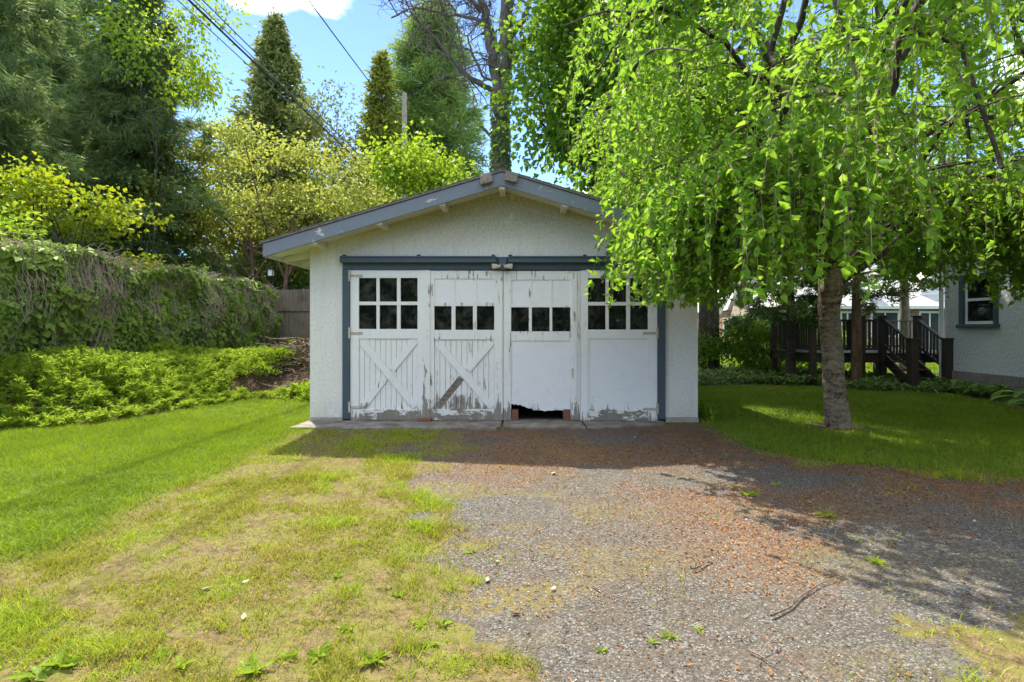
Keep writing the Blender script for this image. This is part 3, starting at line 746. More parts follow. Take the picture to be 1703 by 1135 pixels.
V = [(x0-.4, 39.5, 2.5), (x1, 39.5, 2.5), (x1, 46.5, 2.5), (x0-.4, 46.5, 2.5), (x0+.8, 43, 5.0), (x1-.9, 43, 5.0)]
mk('roof', V, [(0,3,2,1),(0,1,5,4),(1,2,5),(2,3,4,5),(3,0,4)], M['roof_red'], rh)

# ------------------------------------------------------------------ fences
FX = -8.6; FYB = 20.0
fn = empty('board_fence', (FX, 13, .6), 'weathered board fence buried under ivy along the yard', 'fence')
def picket(parent, axis_, c, w, z0, z1, thick, fixed):
    if axis_ == 'y': box('picket', M['fence_wood'], parent, fixed-thick/2, fixed+thick/2, c, c+w, z0, z1, .004)
    else:
        V = []
        for y in (fixed-thick/2, fixed+thick/2): V += [(c, y, z0), (c+w, y, z0), (c+w, y, z1-.04), (c+w*.75, y, z1), (c+w*.25, y, z1), (c, y, z1-.04)]
        F = [(0,1,2,3,4,5), (11,10,9,8,7,6)]+[(i, i+6, (i+1) % 6+6, (i+1) % 6) for i in range(6)]
        mk('picket', V, F, M['fence_wood'], parent)
y = 6.4
rs = RS(3)
while y < FYB-.1:
    picket(fn, 'y', y, .138, .3, 2.64+rs.rand()*.04, .02, FX-.03); y += .143
for z in (.85, 2.1): box('fence_rail', M['fence_wood'], fn, FX-.018, FX+.022, 6.4, FYB, z, z+.09, .003)
for k in range(6): box('post', M['fence_wood'], fn, FX+.024, FX+.115, 6.6+k*2.4, 6.69+k*2.4, .2, 2.66, .004)
fb = empty('picket_fence', (-4.8, FYB, .6), 'weathered dog-eared picket fence behind the garage corner', 'fence')
x = FX+.05
while x < -1.5:
    picket(fb, 'x', x, .135, .3, 2.78+rs.rand()*.03-(.08 if x > -7.1 else 0), .02, FYB+.03); x += .142
for z in (.95, 2.02): box('fence_rail', M['fence_wood'], fb, FX+.06, -1.5, FYB-.03, FYB+.018, z, z+.1, .003)
for x in (FX+.1, -6.95, -4.4): box('post', M['fence_wood'], fb, x, x+.11, FYB-.145, FYB-.032, .3, 2.6, .004)

# ------------------------------------------------------------------ vegetation builders
def tubeobj(name, lines, m, parent, sides=6):
    V, F = tubes(lines, sides); return mk(name, V, F, m, parent, True)
def broadleaf(name, label, base, top, cen, rad, nlobe, nclump, nleaf, L, wr, lm, bm, seed, tr=.18, group=None, cs=.32, droop=.25, gap=.0, limbs=7, flat=.75, cat='tree', stems=None):
    rs = RS(seed); base = np.array(base, float); cen = np.array(cen, float); rad = np.array(rad, float)
    root = empty(name, tuple(base), label, cat, group)
    # lobes give the crown an uneven outline
    lob = rs.normal(size=(nlobe, 3)); lob = unit(lob)*(.35+.65*rs.rand(nlobe, 1)**.6)
    lr = .22+.22*rs.rand(nlobe)
    pick = rs.randint(nlobe, size=nclump); c = lob[pick]+unit(rs.normal(size=(nclump, 3)))*(rs.rand(nclump, 1)**.5)*lr[pick][:, None]
    cl = cen+c*rad
    cl[:, 2] = np.maximum(cl[:, 2], base[2]+.25)
    lines = []
    tp = np.array([cen[0]*.5+base[0]*.5+rs.normal()*.1, cen[1]*.5+base[1]*.5, base[2]+(top-base[2])*.62])
    nodes = []
    for k, st in enumerate(stems or [(0, 0)]):
        b0 = base+np.array([st[0]*.12, st[1]*.12, -.12]); e = tp+np.array([st[0], st[1], 0])
        tl = curve(b0, e, rs, 9, .04); lines.append((tl, np.linspace(tr, tr*.45, 9)*np.array([1.25]+[1]*8)))
        for k2 in range(limbs):
            s = tl[rs.randint(3, 9)]; e2 = cl[rs.randint(nclump)]
            c_ = curve(s, e2, rs, 7, .10, .06); lines.append((c_, np.linspace(tr*.45, tr*.08, 7))); nodes.append(c_[2:])
        nodes.append(tl[4:])
    nodes = np.concatenate(nodes)
    for p in cl[::2]:
        i = np.argmin(((nodes-p)**2).sum(1)); lines.append((curve(nodes[i], p, rs, 4, .12, .03), np.linspace(tr*.11, tr*.03, 4)))
    tubeobj('trunk', lines, bm, root, 6)
    n = nclump*nleaf; ci = np.repeat(np.arange(nclump), nleaf)
    off = rs.normal(size=(n, 3))*np.array([1, 1, flat])*cs
    P = cl[ci]+off
    D = off/cs*.5+rs.normal(size=(n, 3))*.6+unit(cl[ci]-cen)*.35; D[:, 2] -= droop*2
    V, F = leaves(P, D, L*(.65+.6*rs.rand(n)), L*wr*(.7+.5*rs.rand(n)), rs)
    mk('crown', V, F, lm, root)
    return root
def conifer(name, label, base, H, z0, radius, lm, bm, seed, nb=220, spr=16, nd=11, L=.3, Wd=.05, drop=.35, tr=.28, power=.8, group=None, rise=.15, width=.5, lean=(0, 0), jit=.45, tuft=.38, sharp=False):
    """whorled conifer: nb branches, spr sprays per branch, nd needles per spray"""
    rs = RS(seed); base = np.array(base, float); root = empty(name, tuple(base), label, 'tree', group)
    lines = [(np.array([[base[0]+lean[0]*t, base[1]+lean[1]*t, base[2]-.1+H*t] for t in np.linspace(0, 1, 8)]), np.linspace(tr*1.15, .02, 8))]
    PP, DD = [], []
    for k in range(nb):
        t = (k+.5)/nb; z = z0+(H-z0)*t; az = k*2.39996+rs.rand()*.6
        r = radius*max(1-t, .02)**power*(1.15-jit+jit*rs.rand())
        if t < .12: r *= .75+2*t
        d = np.array([math.cos(az), math.sin(az)]); u = np.linspace(0, 1, 6)
        ln = np.stack([base[0]+lean[0]*z/H+d[0]*r*u, base[1]+lean[1]*z/H+d[1]*r*u, base[2]+z+r*(rise*u-drop*u*u)], 1)
        if k % 2 == 0: lines.append((ln, np.linspace(.035*r/radius+.008, .006, 6)))
        ns = max(4, int(spr*(.35+.65*r/radius)))
        us = .18+.82*rs.rand(ns)**.7
        c = np.stack([np.interp(us, u, ln[:, i]) for i in range(3)], 1)
        side = np.array([-d[1], d[0], 0])*rs.normal(size=(ns, 1))*width*r*.42*(1.1-us[:, None]*.6); c = c+side; c[:, 2] += rs.normal(size=ns)*.12*L*4
        PP.append(c); dd = np.repeat(np.array([[d[0], d[1], -drop*1.3]]), ns, 0)+unit(side+1e-6)*.5; DD.append(dd)
    P = np.concatenate(PP); D = np.concatenate(DD); n = len(P)
    tubeobj('trunk', lines, bm, root, 6)
    ci = np.repeat(np.arange(n), nd)
    dn = unit(unit(D[ci])*.9+rs.normal(size=(n*nd, 3))*.55)
    p0 = P[ci]+rs.normal(size=(n*nd, 3))*L*tuft
    V, F = leaves(p0, dn, L*(.6+.7*rs.rand(n*nd)), Wd*(.7+.6*rs.rand(n*nd)), rs, needle=sharp, up=.3, droop=.2)
    mk('crown', V, F, lm, root)
    return root
gz = lambda x, y: float(th(x, y))

# ------------------------------------------------------------------ trees behind the left fence
GB = 'tall dark conifers behind the ivy fence'
conifer('cedar_tree', 'tall dark drooping conifer with heavy boughs beside the pale dogwood', (-13.6, 20.5, .6), 15.6, 2.4, 3.9, M['leaf_conifer'], M['bark_dark'], 11, nb=150, spr=24, nd=36, sharp=True, jit=.9, tuft=.27, L=.36, Wd=.05, drop=.42, power=.62, tr=.35)
conifer('cedar_tree', 'tall dark drooping conifer rising behind the young redbud', (-15.4, 15.9, .6), 14.5, 2.0, 4.5, M['leaf_conifer'], M['bark_dark'], 12, nb=160, spr=24, nd=36, sharp=True, jit=.9, tuft=.27, L=.32, Wd=.045, drop=.42, power=.6, tr=.38)
conifer('cedar_tree', 'dark conifer standing back between the two tallest conifers', (-20.0, 24, .6), 17.5, 2.2, 5.0, M['leaf_conifer'], M['bark_dark'], 13, nb=200, spr=20, nd=26, sharp=True, jit=.7, L=.45, Wd=.09, drop=.4, power=.6, tr=.38)
broadleaf('young_redbud', 'yellow-green young redbud leaning over the ivy fence', (-10.0, 12.5, .58), 4.5, (-10.0, 12.4, 3.55), (2.1, 1.4, 1.25), 16, 130, 26, .12, .85, M['leaf_redbud'], M['bark_dark'], 21, .05, cs=.2, limbs=6, stems=[(.4, .1), (-.4, 0), (0, .3)], flat=.4)
broadleaf('sapling', 'bright green sapling at the end of the ivy fence', (-9.7, 10.1, .55), 3.4, (-9.75, 10.1, 2.85), (.8, .9, .75), 7, 46, 24, .12, .8, M['leaf_bright'], M['bark_dark'], 22, .04, cs=.18, limbs=4)
broadleaf('slender_tree', 'slender leafy green tree hanging before the dark conifers', (-11.6, 18.3, .6), 11.8, (-11.1, 17.9, 10.6), (2.1, 1.3, 2.2), 14, 90, 22, .15, .7, M['leaf_bright'], M['bark_dark'], 23, .03, cs=.3, limbs=7)
dog = broadleaf('dogwood_tree', 'pale yellow-green flowering dogwood above the picket fence corner', (-8.9, 21.6, .6), 8.9, (-9.3, 21.6, 6.35), (4.7, 3.2, 2.5), 40, 620, 34, .14, .8, M['leaf_dogwood'], M['bark_brown'], 24, .11, cs=.34, flat=.32, limbs=14, stems=[(.9, 0), (-.9, .2)])
broadleaf('understory_shrub', 'dark evergreen shrub under the dogwood behind the fence', (-10.0, 23.2, .6), 4.6, (-9.8, 23.6, 2.8), (3.0, 1.2, 1.6), 14, 120, 40, .12, .5, M['leaf_dark'], M['bark_dark'], 25, .08, cs=.34, cat='shrub')
broadleaf('understory_shrub', 'dark evergreen shrub behind the young redbud', (-11.6, 13.4, .6), 3.8, (-11.6, 13.8, 2.3), (2.6, 1.4, 1.7), 14, 120, 40, .12, .5, M['leaf_dark'], M['bark_dark'], 26, .08, cs=.34, cat='shrub')
broadleaf('understory_shrub', 'mid green shrub between picket fence and garage rear', (-6.0, 21.6, .6), 4.9, (-6.0, 21.8, 3.3), (1.8, 1.1, 1.5), 12, 110, 34, .11, .5, M['leaf_maple'], M['bark_dark'], 27, .07, cs=.3, cat='shrub')
conifer('arborvitae_tree', 'tall cone-shaped olive arborvitae standing alone against the sky', (-12.7, 30.5, .6), 17.2, .8, 4.9, M['leaf_cedar'], M['bark_dark'], 31, nb=300, spr=14, nd=13, L=.34, Wd=.13, drop=.0, power=.86, rise=.4, width=.6, jit=.8, tuft=.5)
broadleaf('olive_tree', 'thin olive-green tree between arborvitae and golden cypress', (-8.6, 28, .6), 13.2, (-8.6, 28, 8.8), (2.3, 2.0, 4.3), 22, 230, 26, .22, .5, M['leaf_olive'], M['bark_dark'], 32, .14, cs=.42)
conifer('golden_cypress', 'narrow golden-green cypress cone left of the utility pole', (-6.9, 30, .6), 15.0, .8, 2.3, M['leaf_goldcone'], M['bark_dark'], 33, nb=200, spr=11, nd=11, L=.3, Wd=.13, drop=-.1, power=.75, rise=.5, width=.8, jit=.7, tuft=.5)
conifer('white_pine', 'soft green white pine behind the bare ivied tree', (-4.7, 34, .6), 19.8, 2.5, 5.4, M['leaf_pine'], M['bark_dark'], 34, nb=100, spr=26, nd=44, sharp=True, jit=.75, tuft=.5, L=.5, Wd=.075, drop=.02, power=.55, rise=.2, width=.4)
broadleaf('small_tree', 'small bright green tree just behind the garage roof', (-2.8, 18.2, .4), 7.9, (-2.75, 18.2, 5.6), (1.75, 1.5, 2.3), 18, 150, 24, .17, .85, M['leaf_bright'], M['bark_grey'], 35, .08, cs=.28)
broadleaf('olive_tree', 'low olive bush tree under the golden cypress', (-7.2, 24.5, .6), 8.0, (-7.0, 24.5, 5.2), (2.6, 1.8, 2.6), 18, 150, 26, .2, .5, M['leaf_olive'], M['bark_dark'], 36, .12, cs=.42)

# bare tree with ivy
bt = empty('bare_tree', (-.44, 20.2, .1), 'bare dead tree with ivy covered trunk behind the garage ridge', 'tree')
rs = RS(44); lines = []
YT = 20.2
P3 = lambda px, py, dy=0: np.array(at(px, py, YT+dy))
def path(pts, r0, r1, sub=4):
    pts = np.array(pts); n = len(pts); t = np.arange(n); tt = np.linspace(0, n-1, (n-1)*sub+1)
    q_ = np.stack([np.interp(tt, t, pts[:, i]) for i in range(3)], 1)
    for _ in range(2): q_[1:-1] = (q_[:-2]+2*q_[1:-1]+q_[2:])/4
    q_[1:-1] += rs.normal(size=q_[1:-1].shape)*r1*.35
    return (q_, np.linspace(r0, r1, len(q_)))
lines.append(path([(-.42, 20.2, -.2), (-.42, 20.2, 3), P3(831, 250), P3(832, 190), P3(834, 158)], .34, .27))
stem = [path([P3(824, 175), P3(823, 120, .1), P3(812, 60, .2), P3(802, 10, .3), P3(796, -80, .4)], .21, .13), path([P3(840, 175), P3(842, 110, -.1), P3(838, 65, -.2), P3(836, 0, -.3), P3(838, -90, -.3)], .22, .12),
        path([P3(842, 120, 0), P3(848, 60, .2), P3(846, 0, .3), P3(852, -80, .4)], .17, .09), path([P3(848, 62, .2), P3(868, 32), P3(880, 10), P3(884, -40)], .12, .07),
        path([P3(816, 150), P3(795, 140, -.3), P3(757, 110, -.6), P3(738, 82, -.8), P3(715, 55, -.9), P3(690, 30, -1)], .10, .04),
        path([P3(822, 135), P3(802, 130), P3(780, 75, .3), P3(777, 60, .4)], .06, .03), path([P3(806, 40, .2), P3(778, 28, .2), P3(735, 24, .4)], .08, .05),
        path([P3(850, 110), P3(858, 95), P3(866, 70)], .06, .03), path([P3(820, 230), P3(806, 218), P3(797, 208)], .06, .05), path([P3(800, 20, .2), P3(780, 0), P3(760, -20)], .09, .06),
        path([P3(830, 120), P3(826, 70), P3(812, 30)], .07, .05), path([P3(842, 65), P3(827, 45), P3(815, 70)], .05, .03)]
lines += stem
def twigs(line, r, n, depth, ln):
    P, _ = line
    for k in range(n):
        i = rs.randint(len(P)//4, len(P)); d = rs.normal(size=3); d[2] += .3; d = unit(d)
        e = P[i]+d*ln*(.5+rs.rand()); c_ = curve(P[i], e, rs, 6, .22); l2 = (c_, np.linspace(r, r*.35, 6)); lines.append(l2)
        if depth > 0: twigs(l2, r*.55, 4, depth-1, ln*.55)
for s_, n_, ln_ in zip(stem, (5, 5, 5, 4, 16, 6, 8, 3, 0, 7, 4, 2), (1.2, 1.1, 1.1, 1.2, 1.7, .9, 1.5, .8, .5, 1.5, .9, .6)): twigs(s_, .028, n_, 2, ln_)
twigs(path([P3(738, 24, .4), P3(690, 10), P3(650, 30)], .04, .03), .022, 9, 2, 1.5); lines.append(path([P3(738, 24, .4), P3(690, 10), P3(650, 30)], .05, .03))
tubeobj('trunk', lines, M['bark_grey'], bt, 7)
n = 5200; az = rs.rand(n)*6.28; zz = 2.5+7.2*rs.rand(n)**1.25; rr = .36-.012*zz+rs.rand(n)*.07
keep = (rs.rand(n) < np.clip(1.25-(zz-5.5)/4.5, .0, 1)); az, zz, rr = az[keep], zz[keep], rr[keep]; n = len(az)
P = np.stack([-.42+rr*np.cos(az), 20.2+rr*np.sin(az), zz], 1); D = np.stack([np.cos(az)*.6, np.sin(az)*.6, -.8+0*az], 1)+rs.normal(size=(n, 3))*.4
V, F = leaves(P, D, .10+.05*rs.rand(n), .09, rs); mk('ivy', V, F, M['leaf_ivy'], bt)

# utility pole and overhead wires
up = empty('utility_pole', ((672-851)/FPX*25, 25, 0), 'weathered wooden utility pole above the garage roof', 'pole')
x0 = (672-851)/FPX*25
tubeobj('pole', [(np.array([[x0, 25, -.2], [x0, 25, 6], [x0, 25, 11.75]]), np.array([.14, .125, .10]))], M['pole_wood'], up, 10)
tubeobj('bracket', [(np.array([[x0, 25, 8.8], [x0-.6, 24.6, 8.6], [x0-1.1, 24.3, 8.45]]), .03)], M['black_metal'], up, 6)
box('insulator', M['frosted'], up, x0-.06, x0+.06, 24.86, 24.9, 10.15, 10.3, .02)
def wire(label, pts, r, m, sag=.3):
    out_ = []
    for a, b_ in zip(pts[:-1], pts[1:]):
        t = np.linspace(0, 1, 16)[:, None]; q_ = np.array(a)+(np.array(b_)-np.array(a))*t; q_[:, 2:] -= sag*4*t*(1-t); out_.append(q_)
    V, F = tubes([(np.concatenate(out_), r)], 5); o = mk('overhead_wire', V, F, m, None, True, org=pts[0]); props(o, label, 'wire', None)
wire('single overhead wire running to the top of the utility pole', [(x0, 24.9, 10.25), (-6.0, -1, 9.9)], .017, M['wire_black'], .25)
for k, (dx, dz_, r) in enumerate(((0, 0, .024), (.10, .17, .013), (-.16, .25, .013), (-.05, -.16, .012))):
    wire(['thick overhead cable of the bundle passing before the arborvitae', 'thin overhead wire just above the thick cable', 'thin grey overhead wire topmost in the cable bundle', 'thin overhead wire just below the thick cable'][k],
         [(-5.2+dx, 40, 8.0+dz_), (-7.0+dx, -2, 8.1+dz_)], r, M['wire_black'] if k < 2 else M['wire_grey'], .12)

# ------------------------------------------------------------------ trees on the right
mp_ = broadleaf('maple_tree', 'large dark green maple with thick trunk beside the garage', (6.2, 18.2, 0), 13.5, (4.9, 18.2, 9.8), (4.6, 3.8, 5.2), 48, 760, 46, .21, .85, M['leaf_maple'], M['bark_dark'], 51, .36, cs=.42, limbs=22)
conifer('hemlock_tree', 'dark fine-needled hemlock with brown trunk before the deck', (8.55, 14.12, 0), 6.8, 1.9, 2.2, M['leaf_dark'], M['bark_brown'], 52, nb=60, spr=26, nd=20, sharp=True, jit=.8, L=.13, Wd=.035, drop=.12, tr=.12, power=.5, rise=.2)
conifer('hemlock_tree', 'dark fine-needled hemlock beside the hedge and deck corner post', (7.35, 15.0, 0), 6.6, 1.45, 2.0, M['leaf_dark'], M['bark_dark'], 53, nb=70, spr=26, nd=20, sharp=True, jit=.8, L=.13, Wd=.035, drop=.15, tr=.12, power=.5, rise=.15)
broadleaf('yard_tree', 'slim tree with grey trunk behind the deck railing', (12.7, 18.5, 0), 9, (12.6, 18.5, 5.9), (3.0, 2.2, 3.0), 20, 170, 30, .15, .7, M['leaf_maple'], M['bark_grey'], 54, .17, cs=.4, limbs=9)
broadleaf('yard_tree', 'leafy tree rising over the roof of the pale house', (17.5, 22, 0), 14, (16.0, 22, 9.2), (4.6, 3, 4.4), 26, 260, 30, .22, .7, M['leaf_maple'], M['bark_grey'], 55, .25, cs=.55, limbs=12)
broadleaf('hedge', 'loose green hedge along the wire fence beyond the maple trunk', (8.0, 17.6, 0), 1.7, (8.2, 17.8, .95), (2.3, .45, .85), 44, 440, 28, .10, .65, M['leaf_maple'], M['bark_brown'], 56, .03, cs=.16, limbs=6, stems=[(1.6, 0), (-1.5, 0), (.6, 0), (-.6, 0)], cat='hedge')
broadleaf('hedge', 'shaded hedge plants behind the deck', (11.2, 20.5, 0), 1.3, (11.2, 20.5, .6), (2.4, .5, .6), 20, 120, 24, .1, .6, M['leaf_shrub'], M['bark_brown'], 57, .03, cs=.18, limbs=5, stems=[(1.2, 0), (-1.2, 0)], cat='hedge')

# weeping cherry
ct = empty('weeping_cherry', (4.73, 8.35, 0), 'weeping cherry with grey-brown trunk and bright hanging foliage beside the driveway', 'tree')
rs = RS(61)
lines = []
trunk = np.array([[4.78, 8.35, -.1], [4.77, 8.35, .12], [4.73, 8.35, .6], [4.69, 8.35, 1.2], [4.65, 8.35, 1.7], [4.68, 8.35, 2.1], [4.74, 8.35, 2.5]])
lines.append((trunk, np.array([.27, .215, .185, .18, .175, .19, .165])))
leadA = path([(4.75, 8.35, 2.35), (4.95, 8.3, 3.3), (5.15, 8.2, 4.4), (5.5, 8.1, 5.6), (5.7, 8.0, 6.4)], .12, .05)
leadB = path([(4.66, 8.35, 2.35), (4.6, 8.4, 3.2), (4.3, 8.5, 4.3), (3.9, 8.6, 5.6)], .10, .05)
lines += [leadA, leadB]
cc = np.array([4.9, 7.9]); Rx, Ry = 4.6, 4.7
strands = []; hang = []
nl = 30
for k in range(nl):
    az = k*2*math.pi/nl*1.0+rs.normal()*.1
    rr = (.55+.5*rs.rand()); end = cc+np.array([math.cos(az)*Rx, math.sin(az)*Ry])*rr
    ld = (leadA if math.cos(az) > -.2 else leadB)[0]
    s = ld[rs.randint(1, len(ld))] if k % 4 else np.array([4.7, 8.35, 1.9+.4*rs.rand()])
    ztop = s[2]+.8+1.6*rs.rand() if k % 4 else s[2]+1.3
    ez = 2.6+2.3*rs.rand()
    t = np.linspace(0, 1, 10)[:, None]
    P = np.concatenate([s[:2]+(end-s[:2])*t, s[2]*(1-t)**2+2*(1-t)*t*(ztop+1.2)+t*t*ez], 1)
    P[1:-1] += rs.normal(size=(8, 3))*.06
    lines.append((P, np.linspace(.055, .016, 10)))
    for j in range(9):      # laterals
        i = rs.randint(3, 10); a2 = az+rs.normal()*1.1; l = .5+1.3*rs.rand(); e = P[i]+np.array([math.cos(a2)*l, math.sin(a2)*l, -.1-.35*rs.rand()])
        e[:2] = cc+(e[:2]-cc)*min(1, 1/max(1e-6, math.hypot((e[0]-cc[0])/Rx, (e[1]-cc[1])/Ry)/1.05))
        c_ = curve(P[i], e, rs, 6, .08, .14); lines.append((c_, np.linspace(.018, .007, 6))); hang.append(c_[1:])
    hang.append(P[4:])
nback = sum(len(h) for h in hang)
for k in range(15):          # low spreading limbs over the driveway side and towards the house
    left = k < 9
    end = np.array([2.0+1.9*rs.rand(), 5.2+2.3*rs.rand()]) if left else np.array([6.4+2.2*rs.rand(), 6.6+3.4*rs.rand()])
    s = np.array([4.68, 8.33, 2.1+.3*rs.rand()]); t = np.linspace(0, 1, 10)[:, None]; ez = 2.45+.8*rs.rand()
    P = np.concatenate([s[:2]+(end-s[:2])*t, s[2]*(1-t)**2+2*(1-t)*t*(3.7+.9*rs.rand())+t*t*ez], 1); P[1:-1] += rs.normal(size=(8, 3))*.05
    lines.append((P, np.linspace(.035, .010, 10)))
    for j in range(8):
        i = rs.randint(4, 10); a2 = math.atan2(end[1]-8.3, end[0]-4.7)+rs.normal()*.9; l = .4+.9*rs.rand(); e = P[i]+np.array([math.cos(a2)*l, math.sin(a2)*l, -.1-.3*rs.rand()])
        c_ = curve(P[i], e, rs, 6, .08, .14); lines.append((c_, np.linspace(.012, .005, 6))); hang.append(c_[1:])
    hang.append(P[5:])
hp = np.concatenate(hang)
thin = []
PL, DL = [], []
for k in range(5300):
    s = hp[rs.randint(len(hp)) if k % 5 else rs.randint(nback, len(hp))]+rs.normal(size=3)*.05
    o_ = s[:2]-cc; o_ = o_/(np.linalg.norm(o_)+1e-6)
    zmin = 2.12+.5*rs.rand()**2-(.28 if s[0] > 6.2 and s[1] > 5.5 else 0)+(.35 if s[1] > 8.5 else 0)-(.36 if s[0] < 3.3 and s[1] < 7.8 else 0)
    ln_ = .35+1.7*rs.rand()**1.3
    ln_ = min(ln_, (s[2]-zmin)+.15)
    if ln_ < .25: continue
    m_ = max(4, int(ln_/.16)); t = np.linspace(0, 1, m_)
    out_ = (.25+.6*rs.rand())*min(1.2, ln_)
    a2 = rs.normal()*.7; oo = np.array([o_[0]*math.cos(a2)-o_[1]*math.sin(a2), o_[0]*math.sin(a2)+o_[1]*math.cos(a2)])
    Pp = np.stack([s[0]+oo[0]*out_*(1-(1-t)**2), s[1]+oo[1]*out_*(1-(1-t)**2), s[2]+.10*t-ln_*t**1.8], 1)
    Pp[1:] += np.cumsum(rs.normal(size=(m_-1, 3))*.012, 0)
    if math.hypot((Pp[-1, 0]-cc[0])/Rx, (Pp[-1, 1]-cc[1])/Ry) > 1.06 or Pp[-1, 0] < (.8 if Pp[-1, 2] < 3.2 else .45)+.35*rs.rand(): continue
    thin.append((Pp, np.linspace(.005, .002, m_)))
    nlv = int(ln_/.040)+2; u = np.sort(rs.rand(nlv))*.95+.05; q_ = np.stack([np.interp(u, t, Pp[:, i]) for i in range(3)], 1)
    dd = rs.normal(size=(nlv, 3))*.9; dd[:, 2] -= .55; dd[:, :2] += oo*.3
    PL.append(q_); DL.append(dd)
tz = np.linspace(0, 1, 90); tq = np.linspace(0, 1, 7)
zk = np.array([-.1, .12, .6, 1.2, 1.7, 2.1, 2.55]); zz = np.linspace(-.1, 2.55, 90)
tp_ = np.stack([np.interp(zz, zk, trunk[:, 0]), np.interp(zz, zk, trunk[:, 1]), zz], 1)
rk = np.interp(zz, [-.1, .03, .12, .3, .6, 1.2, 1.7, 1.95, 2.2, 2.55], [.205, .18, .165, .155, .148, .142, .14, .165, .16, .115])
V, F = tubes([(tp_, rk)], 40)
an = np.tile(np.arange(40)/40*10, 90); zr = np.repeat(zz, 40); ctr = np.repeat(tp_, 40, 0)
dis = 1+.13*(vnoise(an*1.0, zr*5, 301)-.5)+.10*(vnoise(an*2.0, zr*13, 302)-.5)+.06*(vnoise(an*4, zr*22, 303)-.5)
flare = 1+.25*np.exp(-np.clip(zr, 0, 9)*7)*(vnoise(an*.5, zr*0, 304)-.3)
V[:, :2] = ctr[:, :2]+(V[:, :2]-ctr[:, :2])*(dis*flare)[:, None]
tr_o = mk('trunk', V, F, M['bark_cherry'], ct, True)
tubeobj('limb', lines[1:3], M['bark_cherry'], ct, 12)
tubeobj('branch', lines[3:], M['bark_dark'], ct, 5)
tubeobj('twigs', thin, M['twig_brown'], ct, 3)
P = np.concatenate(PL); D = np.concatenate(DL); n = len(P)
L_ = .05+.066*rs.rand(n)**1.2; W_ = L_*(.44+.16*rs.rand(n)); kn = P[:, 1] < 6.2
V, F = leaves(P[kn], D[kn], L_[kn], W_[kn], rs, near=True, up=.5, fold=.18, droop=.2)
V2, F2 = leaves(P[~kn], D[~kn], L_[~kn]*1.08, W_[~kn]*1.1, rs, up=.5, fold=.18, droop=.2)
mk('crown', np.concatenate([V, V2]), [F, F2+len(V)], M['leaf_cherry'], ct)
print('cherry leaves', n)

# ------------------------------------------------------------------ vines on the fence
vn = empty('fence_vines', (FX+.2, 11.5, .6), 'tangle of ivy, creeper and dead stems covering the board fence', 'vine', kind='stuff')
rs = RS(71)
def hedge_pt(n, ya=6.6, yb=19.4):
    y = ya+(yb-ya)*rs.rand(n)
    zt_ = 2.58+.5*fbm(y*1.1, y*0, 81)
    z = .45+(zt_-.45)*rs.rand(n)
    bul = .10+.75*fbm(y*.9, z*1.4, 83)*sstep(.3, 1.6, z)+.1*fbm(y*4, z*4, 85)
    return y, z, bul, zt_
def vleaf(n, L, name, m, msk, inset=.1, upn=.3):
    y, z, bul, zt_ = hedge_pt(n)
    k = msk(y, z, zt_); y, z, bul = y[k], z[k], bul[k]; n = len(y)
    P = np.stack([FX+bul+.02-inset*rs.rand(n), y, z], 1)
    D = rs.normal(size=(n, 3))*.55; D[:, 2] -= .6; D[:, 0] += .25
    V, F = leaves(P, D, L*(.6+.6*rs.rand(n)), L*1.0*(.6+.6*rs.rand(n)), rs, nbias=(1.3, -.5, .55), up=upn, fold=.12, droop=.15); mk(name, V, F, m, vn)
vleaf(46000, .10, 'ivy', M['leaf_ivy'], lambda y, z, t: rs.rand(len(y)) < .12+.88*sstep(.40, .56, fbm(y*1.1, z*.8, 91)), .22)
vleaf(26000, .115, 'creeper', M['leaf_creeper'], lambda y, z, t: rs.rand(len(y)) < (sstep(.46, .62, fbm(y*1.5+7, z*1.5, 95))*.95+.9*sstep(.35, .1, t-z)*sstep(.35, .6, fbm(y*.8, z*0, 97))+.03), .02, .9)
vleaf(5000, .16, 'creeper', M['leaf_creeper'], lambda y, z, t: rs.rand(len(y)) < sstep(.56, .66, fbm(y*1.9+2, z*1.9, 195)), -.05, .9)
st = []
for k in range(2200):
    y = 6.7+12.6*rs.rand()
    if fbm(y*1.1, 1.2, 91) > .5 and rs.rand() < .75: continue
    z1 = 2.9*(1-.3*rs.rand()**3); l = .4+1.5*rs.rand(); z = np.linspace(z1, max(z1-l, .5), 7)
    yw = y+np.cumsum(rs.normal(size=7)*.085); bul = .10+.75*fbm(yw*.9, z*1.4, 83)*sstep(.3, 1.6, z)+.14*rs.rand()
    st.append((np.stack([FX+bul, yw, z], 1), .003+.004*rs.rand()))
for k in range(800):   # woody top tangle
    y = 6.7+12.6*rs.rand(); a = np.array([FX+.35*rs.rand()-.1, y, 2.66+.25*rs.rand()]); e = a+np.array([.25*rs.normal(), .5*rs.normal(), .12*rs.normal()])
    st.append((curve(a, e, rs, 6, .25), .005))
V, F = tubes(st, 3); mk('stems', V, F, M['vine_stem'], vn)

